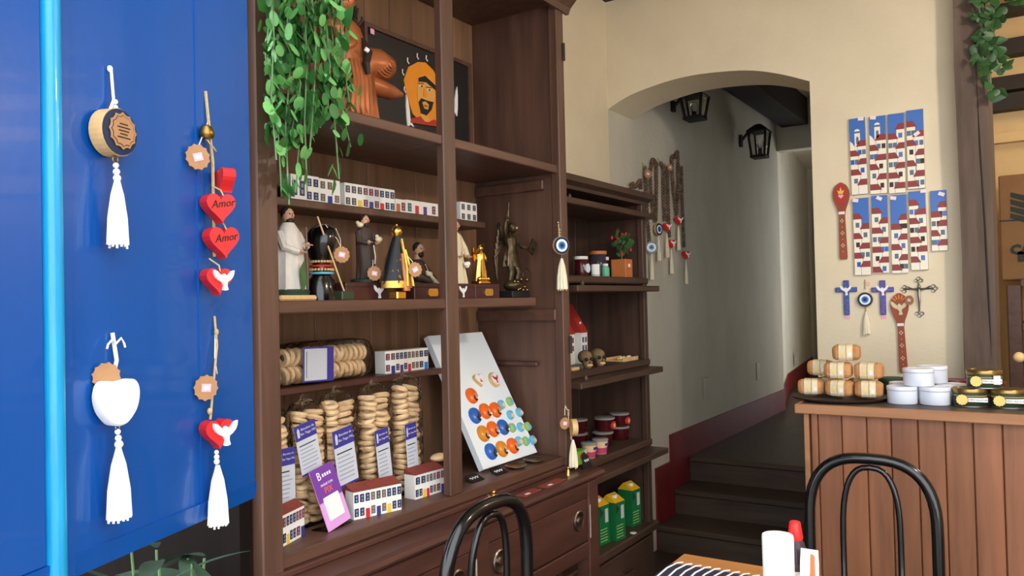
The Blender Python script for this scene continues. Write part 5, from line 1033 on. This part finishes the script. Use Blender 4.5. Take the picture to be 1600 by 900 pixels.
# tiles on the back wall
TY = YB - .012
def tile(px0, px1, yt, yb, label, seed, tower=None, tagpos=None, sky=.3):
    random.seed(seed); a = PY(px0, (yt + yb) / 2, TY); b = PY(px1, (yt + yb) / 2, TY); w = b.x - a.x; top = PY((px0 + px1) / 2, yt, TY).z; bot = PY((px0 + px1) / 2, yb, TY).z; h = top - bot
    t = thing('painted_tile', label, 'painted tile', ((a.x + b.x) / 2, YB, bot), 0, 'painted town tiles'); t.rotation_euler = (0, random.uniform(-.012, .012), 0)
    MB().bx(-w / 2, -.012, 0, w / 2, 0, h, b=.002).build('tile_body', W['tileo'], t); MB().bx(-w / 2 + .001, -.0128, .001, w / 2 - .001, -.012, h - .001).build('blue_sky', W['tilebl'], t)
    class Bits:
        def __init__(b, name, mats): b.name = name; b.mats = mats
        def prism(b, *a): MB().prism(*a).build(b.name, b.mats, t); return b
        def bx(b, x0, y0, z0, x1, y1, z1, mi=0): MB().bx(x0, y0, z0, x1, y1, z1).build(b.name, b.mats if not isinstance(b.mats, list) else b.mats[mi], t); return b
    wl = Bits('painted_wall', W['tilew']); rf_ = Bits('painted_roof', W['tiler']); wn = Bits('painted_window', [W['tilen'], W['habit'], W['iris']]); y = -.0130; z = h * (1 - sky); side = random.choice((0, 1)); st_ = .0001; k = 0
    if tower:
        cx = -w * .02; tw_ = w * .17; wl.prism([(cx - tw_, h * .5), (cx + tw_, h * .5), (cx + tw_, h * tower), (cx - tw_, h * tower)], y, -.0128); wl.prism([(cx + tw_ * 1.0 * math.cos(q_ * PI / 6), h * tower + .008 + tw_ * .9 * math.sin(q_ * PI / 6)) for q_ in range(7)], y, -.0128); wn.prism([(cx - tw_ * 1.3, h * tower), (cx + tw_ * 1.3, h * tower), (cx + tw_ * 1.3, h * tower + .006), (cx - tw_ * 1.3, h * tower + .006)], y - .0002, -.0128)
        wn.prism([(cx - .005, h * tower - .045), (cx + .005, h * tower - .045), (cx + .005, h * tower - .02), (cx, h * tower - .012), (cx - .005, h * tower - .02)], y - .0002, -.0128); wn.bx(cx - .001, y, h * tower + .02, cx + .001, -.0128, h * tower + .042)
        wl.prism([(-w / 2 + .001, h * .5), (-w * .2, h * .5), (-w * .2, h * tower - .055), (-w * .33, h * tower - .04), (-w / 2 + .001, h * tower - .03)], y, -.0128); z = h * (tower - .17); side = 1
    while z > .0:
        x0, x1 = (-w / 2 + .001, w * random.uniform(-.02, .14)) if side == 0 else (w * random.uniform(-.14, .02), w / 2 - .001)
        rh = .023; hh = min(z, random.uniform(.075, .11)); y -= st_
        c0 = max(x0 - .006, -w / 2 + .001); c1 = min(x1 + .006, w / 2 - .001)
        wl.prism([(x0, max(z - hh, .001)), (x1, max(z - hh, .001)), (x1, z), (x0, z)], y, -.0128); y -= st_
        wn.prism([(x1 - .0006 if side == 0 else x0 - .0006, max(z - hh, .001)), (x1 + .0006 if side == 0 else x0 + .0006, max(z - hh, .001)), (x1 + .0006 if side == 0 else x0 + .0006, z), (x1 - .0006 if side == 0 else x0 - .0006, z)], y, -.0128)
        rf_.prism([(c0, z - .002), (c1, z - .002), (x1 - (.008 if side == 0 else 0), z + rh), (x0 + (0 if side == 0 else .008), z + rh)], y, -.0128); y -= st_
        n = 2 if random.random() < .5 else 1
        for j in range(n):
            wx = x0 + (x1 - x0) * (j + .5) / n; ww = .0072; wz = z - .036
            if wz > .004: wn.bx(wx - ww, y, wz, wx + ww, -.0128, wz + .02, random.choice((0, 0, 1, 2)))
        z -= random.uniform(.035, .043); side = 1 - side; k += 1
    if tagpos: c = tagpos; MB(Tr(c[0] * w, 0, c[1] * h) @ Ry(c[2])).bx(-.011, -.0175, -.007, .011, -.0165, .007).build('price_sticker', W['stick'], t)
tile(1329, 1354.5, 184, 304, 'tile in upper row, first from left, church tower low', 21, .80, (.25, .98, .1))
tile(1358, 1384.5, 181, 303, 'tile in upper row, second, with tall church tower', 22, .86, (-.25, .98, .15))
tile(1387, 1413.5, 177, 302, 'tile in upper row, third from left, without tower', 23, None, None, .2)
tile(1416.5, 1444, 171, 295, 'tile in upper row, fourth and highest hung', 24, None, (.1, .69, -.6), .21)
tile(1334, 1359.5, 309, 430, 'tile in lower row, first from left', 25, None, (-.3, .97, .2), .27)
tile(1362, 1388, 305, 427, 'tile in lower row, second from left', 26, None, (0, .96, .5), .23)
tile(1392, 1418, 304, 427, 'tile in lower row, third from left', 27, None, (-.3, .96, .2), .32)
tile(1422, 1449, 298, 422, 'tile in lower row, fourth from left, beside the shortest tile', 28, None, (.4, .99, 0), .18)
tile(1454.5, 1480, 297, 392, 'shortest tile, at right end of lower row', 29, None, (.2, .93, .4), .28)
random.seed(5)
# spoons
def spoon(px, yt, yb, label, heartp, tilt):
    a = PY(px, yt, TY); b = PY(px + (2 if heartp else 7), yb, TY); L_ = a.z - b.z; t = thing('wooden_spoon', label, 'spoon', (b.x, YB, b.z), 0, 'painted wooden spoons'); t.rotation_euler = (0, tilt, 0)
    hw = .033; o_ = []
    for k in range(20): s = k / 19; o_.append(s)
    def wid(s): return .0135 if s < .02 else (.0155 - .004 * s / .6 if s < .6 else .0131 + (hw - .0131) * math.sin(min(1, (s - .6) / .24) * PI / 2) ** 1.6 if s < .84 else hw * math.sqrt(max(0.02, 1 - ((s - .84) / .16) ** 2)))
    ss = [k / 30 for k in range(31)]; poly = [(wid(s), s * L_) for s in ss] + [(-wid(s), s * L_) for s in ss[::-1]]
    MB().prism(poly, -.012, -.002).build('spoon_body', W['spoonw'], t)
    if heartp: MB().prism([(-hw * .7 * x, L_ * .845 + .045 * z) for x, z in [(math.cos(q_ * PI / 9), math.sin(q_ * PI / 9)) for q_ in range(18)]], -.0135, -.012).build('red_bowl_paint', W['spoonr'], t); MB().prism([(-.008, L_ * .85), (.008, L_ * .85), (.014, L_ * .9), (.005, L_ * .885), (0, L_ * .94), (-.005, L_ * .885), (-.014, L_ * .9)], -.0145, -.0135).build('painted_flame', W['yellow'], t); MB().prism(sc(heart(.02), 1, 0, L_ * .82), -.0145, -.0135).build('painted_heart', W['pink'], t)
    else: MB().prism(sc(DOVE, .055, 0, L_ * .82), -.0135, -.012).build('painted_dove', W['cream'], t); [MB(Tr(0, 0, L_ * .87) @ Ry(r_)).bx(-.0016, -.0135, .018, .0016, -.012, .034).build('painted_ray', W['halo'], t) for r_ in (-.8, -.4, 0, .4, .8)]
    for k in range(3):
        zz = L_ * (.5 - .16 * k)
        for dx, dz in ((0, .006), (0, -.006), (.005, 0), (-.005, 0)): MB().prism(circ(.0028, 8, dx, zz + dz), -.013, -.012).build('painted_petal', W['cream'], t)
        MB().prism(circ(.0018, 8, 0, zz - L_ * .08), -.013, -.012).build('painted_dot', W['cream'], t)
    MB().bx(-.012, -.0135, L_ * .585, .012, -.012, L_ * .62).build('price_sticker', W['stick'], t)
spoon(1316, 285, 405, 'wooden spoon with red painted heart left of the tiles', True, -.01); spoon(1405, 458, 582, 'wooden spoon with painted white dove below the tiles', False, -.03)
# crosses
for px, m, lb in ((1322, 'dkblue', 'bright blue cross with white dove, left of eye amulet'), (1379, 'violet', 'violet blue cross with white dove beside dove spoon')):
    a = PY(px, 438, TY); b = PY(px + 1, 492, TY); L_ = a.z - b.z; t = thing('dove_cross', lb, 'cross', (b.x, YB, b.z), 0, 'blue dove crosses')
    MB().bx(-.011, -.012, 0, .011, -.001, L_, b=.002).bx(-.042, -.0125, L_ * .66, .042, -.001, L_ * .80, b=.002).build('cross_body', W[m], t); MB().prism(sc(DOVE, .04, 0, L_ * .72), -.016, -.0125).build('white_dove', W['white'], t); MB().bx(-.011, -.002, -.017, .011, -.001, -.004).build('price_sticker', W['pink'], t)
a = PY(1351, 437, TY); t = thing('eye_amulet', 'round blue eye amulet between the two dove crosses', 'charm', (a.x, YB, a.z), 0); k = mpp(a)
cord(t, [(0, -.003, 0), (0, -.006, -.04)], .0022, 'twine'); MB().bx(.004, -.004, -.024, .018, -.003, -.010).build('price_sticker', W['pink'], t); eye_disc(t, (0, -31 * k), 11.5 * k, -.012); cord(t, [(0, -.006, -42 * k), (0, -.006, -52 * k)], .0025, 'twine'); fringe(t, .0015, -50 * k, -84 * k, .026, -.012, 'cotton')
a = PY(1439, 433, TY); b = PY(1437, 495, TY); L_ = a.z - b.z; t = thing('crucifix', 'ornate pewter crucifix with trefoil ends', 'crucifix', (b.x, YB, b.z), 0); zc = L_ * .71
cm_ = MB().tube([(0, -.005, .02), (0, -.005, L_ - .02)], .0035, 6).tube([(-.05, -.005, zc), (.05, -.005, zc)], .0035, 6)
cm_.build('cross_bars', W['silver'], t)
for cx, cz, dx, dz in ((0, L_ - .015, 0, 1), (0, .015, 0, -1), (-.05, zc, -1, 0), (.05, zc, 1, 0)):
    for s_ in (-1, 0, 1): MB().torus(.006, .0018, 10, 5, M=Tr(cx + dx * (.010 if s_ == 0 else .002) + dz * s_ * .009, -.005, cz + dz * (.010 if s_ == 0 else .002) + dx * s_ * .009) @ Rx(PI / 2)).build('trefoil_ring', W['silver'], t, True)
MB().tube([(0, -.010, zc - .07), (.002, -.014, zc - .045), (0, -.012, zc - .025), (0, -.012, zc - .004)], [.003, .005, .005, .006], 8).tube([(-.042, -.010, zc + .010), (-.02, -.012, zc - .002), (0, -.012, zc - .007), (.02, -.012, zc - .002), (.042, -.010, zc + .010)], .0028, 6).ell((.002, -.014, zc + .008), (.006, .006, .008)).build('figure', W['silver'], t, True)
cord(t, [(-.004, -.006, zc), (-.03, -.012, zc - .03)], .0008); kraft_tag(t, (-.034, zc - .045), .019, -.026)

# ================================================================== COUNTER
YC = 2.655; XCL = -.655
ct = thing('counter', 'wooden plank counter with overhanging top', 'counter', (.1, 2.92, 0))
def kp(name, m, *b, bev=.002): return MB().bx(*b, b=bev).build(name, W[m], ct, world=True)
kp('top_board', 'ctopd', XCL + .01, YC + .022, .972, .95, 3.2, .999); kp('top_edge', 'ctop', XCL, YC, .970, .95, YC + .022, 1.0, bev=.003); kp('top_edge', 'ctop', XCL, YC + .022, .970, XCL + .01, 3.2, 1.0)
kp('corner_post', 'ctop', -.632, YC + .022, 0, -.616, YC + .05, .97)
xe = [PY(px, 700, YC + .03).x for px in (1268, 1279, 1316, 1355, 1393, 1435, 1477, 1521, 1567, 1612)]
xe += [xe[-1] + .09 * k for k in range(1, 11)]
for a, b in zip(xe, xe[1:]): kp('plank', 'plank', a + .001, YC + .026 + random.uniform(0, .003), 0, b - .001, YC + .046, .97, bev=.003)
kp('end_panel', 'plank', -.63, YC + .05, 0, -.61, 3.18, .97); kp('inner_frame', 'cabv', -.61, YC + .05, .02, .93, YC + .07, .96)
ZC = 1.0
dirf = lambda p: Vector((p.x, p.y, 0)).normalized()
# tray and wrapped packs
pc = PZ(1317, 626, ZC); tc_ = Vector((PZ(1317, 624, ZC).x, 2.86, ZC)); tc_ = PY(1318, 613, 2.86); tc_.z = ZC
tc_.x -= .015; rt = min([.17] + [math.hypot(PY(a_, 620, b_).x - tc_.x, b_ - tc_.y) - .050 for a_, b_ in ((1410, 2.815), (1413, 2.93))])
o = MB(Tr(tc_.x, tc_.y, ZC)).lathe([(rt * .75, 0), (rt * .96, .003), (rt, .010), (rt - .005, .010), (rt * .9, .005), (.01, .005)], 28).build('round_tray', W['ctopd'], None, True); tag(o, 'round dark tray under the kraft wrapped packs', 'tray')
def pack(px, py, yp, z, rz, label, ry=0):
    p = PY(px, py, yp); t = thing('wrapped_pack', label, 'wrapped pack', (p.x, yp, z), rz, 'kraft paper wrapped packs'); w, d, h = .043, .033, .053
    MB().loft([[(s * w, k * d * math.copysign(abs(math.cos(a)) ** .58, math.cos(a)) + random.uniform(-.0014, .0014), h / 2 + k * h / 2 * math.copysign(abs(math.sin(a)) ** .58, math.sin(a)) + (random.uniform(-.0016, .0016) if math.sin(a) > -.6 else 0)) for a in [2 * PI * j / 16 for j in range(16)]] for s, k in ((-1, .6), (-.93, .8), (-.72, .97), (-.3, 1), (.3, 1), (.72, .97), (.93, .8), (1, .6))]).build('paper_wrap', W['kraftd'], t)
    MB().loft([[(s * w, 1.05 * d * math.copysign(abs(math.cos(a)) ** .58, math.cos(a)), h / 2 + 1.04 * h / 2 * math.copysign(abs(math.sin(a)) ** .58, math.sin(a))) for a in [2 * PI * j / 16 for j in range(16)]] for s in (-.5, .5)], cap=False).build('cream_band', W['cream'], t)
    MB().torus(1, .03, 16, 5).build if 0 else None
    MB().tube([(.002, 1.08 * d * math.copysign(abs(math.cos(a)) ** .58, math.cos(a)), h / 2 + 1.06 * h / 2 * math.copysign(abs(math.sin(a)) ** .58, math.sin(a))) for a in [2 * PI * j / 16 for j in range(16)]], .0012, 5, closed=True).build('string', W['twine'], t)
    MB().bx(.008, -d * 1.06, .016, .018, -d * 1.02, .028).build('small_print', W['stick'], t); MB().prism(circ(.006, 10, -.008, .026), -d * 1.06, -d * 1.02).build('gold_seal', W['badge'], t)
yb0 = 2.82; z0 = ZC + .0135
pack(1268, 606, yb0 + .015, z0, .15, 'kraft wrapped pack at left end of bottom row'); pack(1313, 609, yb0 - .005, z0, -.12, 'kraft wrapped pack at front middle of bottom row'); pack(1358, 609, yb0, z0, .1, 'kraft wrapped pack at right end of bottom row')
pack(1296, 600, yb0 + .10, z0, .1, 'kraft wrapped pack hidden at back of bottom row'); pack(1346, 600, yb0 + .10, z0, .1, 'second kraft wrapped pack at back of bottom row')
pack(1283, 586, yb0 + .095, z0 + .0585, .05, 'kraft wrapped pack at back left of middle layer'); pack(1310, 586, yb0 + .01, z0 + .0585, .05, 'kraft wrapped pack at front left of middle layer'); pack(1358, 587, yb0 + .02, z0 + .0585, -.05, 'kraft wrapped pack at right of middle layer'); pack(1323, 560, yb0 + .03, z0 + .117, .08, 'kraft wrapped pack on top of the pile')
# tins
def tin(px, y, z, label, kind):
    p = PY(px, 620, y); r = .0445 if kind != 'g' else .0485; h = .055
    t = thing('round_tin', label, 'tin', (p.x, y, z), math.atan2(-p.x, p.y) * 1.0, {'w': 'white round tins', 'g': 'dark green round tins', 'r': 'dark red tins at the back'}[kind])
    bm_, lm_ = {'w': ('tin', 'tin'), 'g': ('gtin', 'gtl'), 'r': ('rtin', 'rtin')}[kind]
    MB().lathe([(r * .97, 0), (r, .002), (r, h * .74), (r * .98, h * .75)], 30).build('tin_wall', W[bm_], t, True); MB().lathe([(r * 1.02, h * .75), (r * 1.03, h * .77), (r * 1.03, h * .97), (r, h), (r * .8, h), (r * .78, h - .001)], 30).build('lid', W[lm_], t, True)
    if kind == 'w': MB().lathe([(r * 1.032, h * .77), (r * 1.032, h * .80)], 30).build('rim_line', W['tinline'], t, True)
    if kind == 'g':
        MB().prism(scallop(.0155, 12, 3, -.022, h * .4), -r - .001, -r * .86).build('gold_badge', W['badge'], t)
        MB().bx(-.006, -r - .0005, h * .3, .046, -r * .5, h * .52).build('white_label', W['white'], t); text('ZERO AÇÚCAR', .0075, W['ink'], t, 'lettering', Tr(.02, -r - .0008, h * .41)); MB().lathe([(r * 1.005, 0), (r * 1.005, .003)], 30).build('base_rim', W['silver'], t, True)
        MB().lathe([(r * 1.004, h * .6), (r * 1.004, h * .62)], 30).build('gold_line', W['badge'], t, True)
    if 'sticker' in label: MB().bx(.024, -r - .0012, h * .25, .042, -r * .5, h * .72).build('white_sticker', W['stick'], t)
    return t
tin(1410, 2.815, ZC, 'white tin at front left of bottom layer', 'w'); tin(1461, 2.825, ZC, 'white tin at front right of bottom layer', 'w'); tin(1413, 2.93, ZC, 'white tin in second row behind the left one', 'w'); tin(1486, 2.935, ZC, 'white tin in second row beside green tins', 'w')
tin(1436, 2.84, ZC + .0555, 'white tin on top at the front', 'w'); tin(1458, 2.95, ZC + .0555, 'white tin on top at the back', 'w')
tin(1516, 2.83, ZC, 'dark green tin at left of bottom pair', 'g'); tin(1575, 2.835, ZC, 'dark green tin at right of bottom pair', 'g'); tin(1539, 2.85, ZC + .0555, 'dark green tin stacked on top with white sticker', 'g')
for k, (px, y) in enumerate(((1395, 3.08), (1490, 3.08), (1548, 3.08))):
    t = tin(px, y, ZC, ['dark green lidded tin at back near the wrapped packs', 'dark red tin at back beside white tins', 'dark red tin at back behind green tins'][k], 'r')
    if k == 0:
        for c in t.children: c.data.materials[0] = W['dkgreen']

# ivy on the post
iv = thing('ivy_garland', 'trailing ivy hanging down the timber post', 'plant', (-.16, 3.40, 2.05)); random.seed(9)
for pth in ([(1530, -30), (1540, 40), (1545, 100), (1550, 152)], [(1555, -30), (1552, 30), (1556, 80), (1560, 110)], [(1600, -18), (1580, -5), (1560, -6), (1535, -4)], [(1525, -30), (1532, 30), (1538, 70), (1534, 110)]):
    P = [PY(a, b, 3.42) for a, b in pth]; MB().tube(P, .003, 5).build('stem', W['stem'], iv, world=True)
    for k in range(26): s = k / 25 * 2.99; i = int(s); c = P[i].lerp(P[i + 1], s - i) + Vector((random.uniform(-.035, .035), random.uniform(-.02, .01), random.uniform(-.03, .03))); leaf(iv, LI, c, random.uniform(.026, .042), Rx(PI / 2) @ Rx(random.uniform(-.6, .6)) @ Ry(random.uniform(-.6, .6)))
leaf(iv, LI, PY(1551, 152, 3.42), .045, Rx(PI / 2))

# ================================================================== CHAIRS, TABLE
def chair(loc, rz, label, W_=.365, H=.90):
    t = thing('bistro_chair', label, 'chair', loc, rz, 'black tube bistro chairs')   # back plane at local y=0, seat towards -y
    hw = W_ / 2 - .016
    def hoop(hw, top, r, n, foot, spread, pw):
        P = [(-hw - spread, .03 if foot else -.02, foot if foot else .46)] + [(-hw, 0, top - .36)]
        for k in range(n + 1):
            a = PI - PI * k / n; P.append((hw * math.copysign(abs(math.cos(a)) ** pw, math.cos(a)), .0 + .01 * math.sin(a), top - .2 + .2 * abs(math.sin(a)) ** pw * 1))
        P += [(hw, 0, top - .36), (hw + spread, .03 if foot else -.02, foot if foot else .46)]; return MB().tube(P, r, 12)
    hoop(hw, H - .016, .016, 24, .001, .02, .72).build('back_hoop', W['black'], t, True)
    hoop(hw * .45, H - .041, .0085, 18, None, .01, .75).build('inner_hoop', W['black'], t, True)
    MB().lathe([(.17, .445), (.19, .45), (.195, .462), (.185, .472), (.1, .476)], 28, (0, -.2, 0)).build('seat', W['blk'], t, True)
    MB().torus(.185, .010, 28, 8, M=Tr(0, -.2, .44)).build('seat_ring', W['black'], t, True)
    for s_ in (-1, 1): MB().tube([(s_ * .13, -.33, .44), (s_ * .15, -.37, .2), (s_ * .165, -.39, .001)], .0125, 10).build('leg', W['black'], t, True)
    return t
chair((-1.075, (1.335 + 1.695) / 2 , 0), RB + PI, 'black tube chair in front of the bookcase'); chair((-.398, 2.43, 0), 0, 'black tube chair in front of the plank counter')
tb = thing('cafe_table', 'honey coloured wooden cafe table at bottom edge', 'table', (-.3, 1.47, 0))
MB().bx(-.705, 1.12, .722, .12, 1.79, .75, b=.004).build('table_top', W['table'], tb, world=True); MB().bx(-.66, 1.16, .65, .08, 1.75, .72).build('apron', W['table'], tb, world=True)
for x in (-.66, .03):
    for y in (1.16, 1.70): MB().bx(x, y, 0, x + .05, y + .05, .65, b=.004).build('leg', W['table'], tb, world=True)
mt = thing('place_mat', 'navy woven place mat with white stripes', 'place mat', (-.5, 1.5, .75))
MB().bx(-.70, 1.30, .75, -.445, 1.70, .754, b=.001).build('woven_cloth', W['matn'], mt, world=True)
for k in range(11): x = -.69 + k * .0215; MB().tube([(x, 1.31, .7545), (x + .004, 1.5, .7550), (x - .003, 1.66, .7548), (x + .004, 1.702, .7548), (x + .012, 1.716, .753)], .0021, 5).build('white_stripe', W['matw'], mt, world=True)
cl = thing('red_cloth', 'red patterned cloth on the table beside the bottle', 'cloth', (-.2, 1.55, .75)); MB().bx(-.295, 1.35, .75, .08, 1.715, .753).build('cloth_sheet', W['clothr'], cl, world=True)
for k in range(11): x = -.29 + .035 * k; MB().tube([(x, 1.715, .752), (x + .006, 1.728, .7515)], .0016, 4).build('fringe_tuft', W['matw'], cl, world=True)
p = PY(1216, 870, 1.50); d_ = mpp(p); t = thing('paper_roll', 'white paper cylinder in front of red capped bottle', 'paper roll', (p.x, 1.5, .75)); r = 24 * d_; ht = PY(1216, 843, 1.5 - r).z - .75
MB().lathe([(r * .94, 0), (r * .96, .002), (r, ht * .97), (r * .97, ht), (r * .4, ht), (r * .38, ht - .01)], 30).build('paper_wall', W['white'], t, True); MB().lathe([(r * .38, ht - .02), (r * .38, ht + .0005), (r * .3, ht + .0005)], 18).build('core', W['mwhite'], t, True)
p = PY(1243, 850, 1.60); t = thing('sauce_bottle', 'clear bottle with tall red cap and white label', 'bottle', (p.x, 1.6, .75)); k = mpp(p); zt = PY(1241, 812, 1.6).z - .753; zc_ = PY(1241, 838, 1.6).z - .753
MB().lathe([(.021, 0), (.025, .002), (.026, zc_ * .6), (.023, zc_ * .78), (.0135, zc_ * .98), (.012, zc_)], 24).build('bottle_body', W['bottle'], t, True); MB().lathe([(.0135, zc_ - .002), (.0145, zc_ + .002), (.0105, zt - .002), (.009, zt)], 20).build('red_cap', W['redcap'], t, True); MB().lathe([(.0262, .01), (.0266, zc_ * .55)], 24).build('white_label', W['white'], t, True)
p = PY(1263, 880, 1.55); t = thing('sugar_packet', 'white packet with orange print leaning beside bottle', 'packet', (p.x, 1.55, .75)); k = mpp(p); h = PY(1263, 858, 1.55).z - .753; w = 13 * k
MB(Rx(-.1)).loft([[(s * w, y * q_, z) for s, y in ((-1, -1), (1, -1), (1, 1), (-1, 1))] for z, q_ in ((0, .004), (h * .3, .009), (h * .8, .007), (h, .001))]).build('paper_pouch', W['white'], t); MB(Rx(-.1)).prism([(-w * .1, h * .42), (w * .5, h * .36), (w * .8, h * .55), (w * .7, h * .93), (w * .25, h * .95), (w * .2, h * .66)], -.0102, -.0085).build('orange_print', W['orange'], t)
# warm lamp of the back room
lt = bpy.data.lights.new('back_room_lamp', 'POINT'); lt.energy = 26; lt.color = (1, .82, .6); lt.shadow_soft_size = .12
lo = bpy.data.objects.new('back_room_lamp', lt); COL.objects.link(lo); lo.location = (1.2, 4.4, 2.5)

# pendant lamp added above the picture to brighten the back wall
pl2 = thing('added_pendant_lamp', 'added unseen pendant lamp warming the back wall and counter', 'lamp', (.75, 2.15, 2.3))
MB().lathe([(.03, .14), (.05, .12), (.14, .02), (.145, 0), (.13, .01), (.04, .11)], 24).build('lamp_shade', W['blk'], pl2, True); MB().tube([(0, 0, .14), (0, 0, CH - 2.3)], .004, 6).build('lamp_cord', W['blk'], pl2); MB().ell((0, 0, .03), .03, 12, 8).build('lamp_bulb', mat('warm_bulb', (255, 214, 160), .4, emit=6), pl2, True)
lt = bpy.data.lights.new('added_pendant_light', 'POINT'); lt.energy = 40; lt.color = (1, .87, .70); lt.shadow_soft_size = .06
lo = bpy.data.objects.new('added_pendant_light', lt); COL.objects.link(lo); lo.location = (.75, 2.15, 2.25)
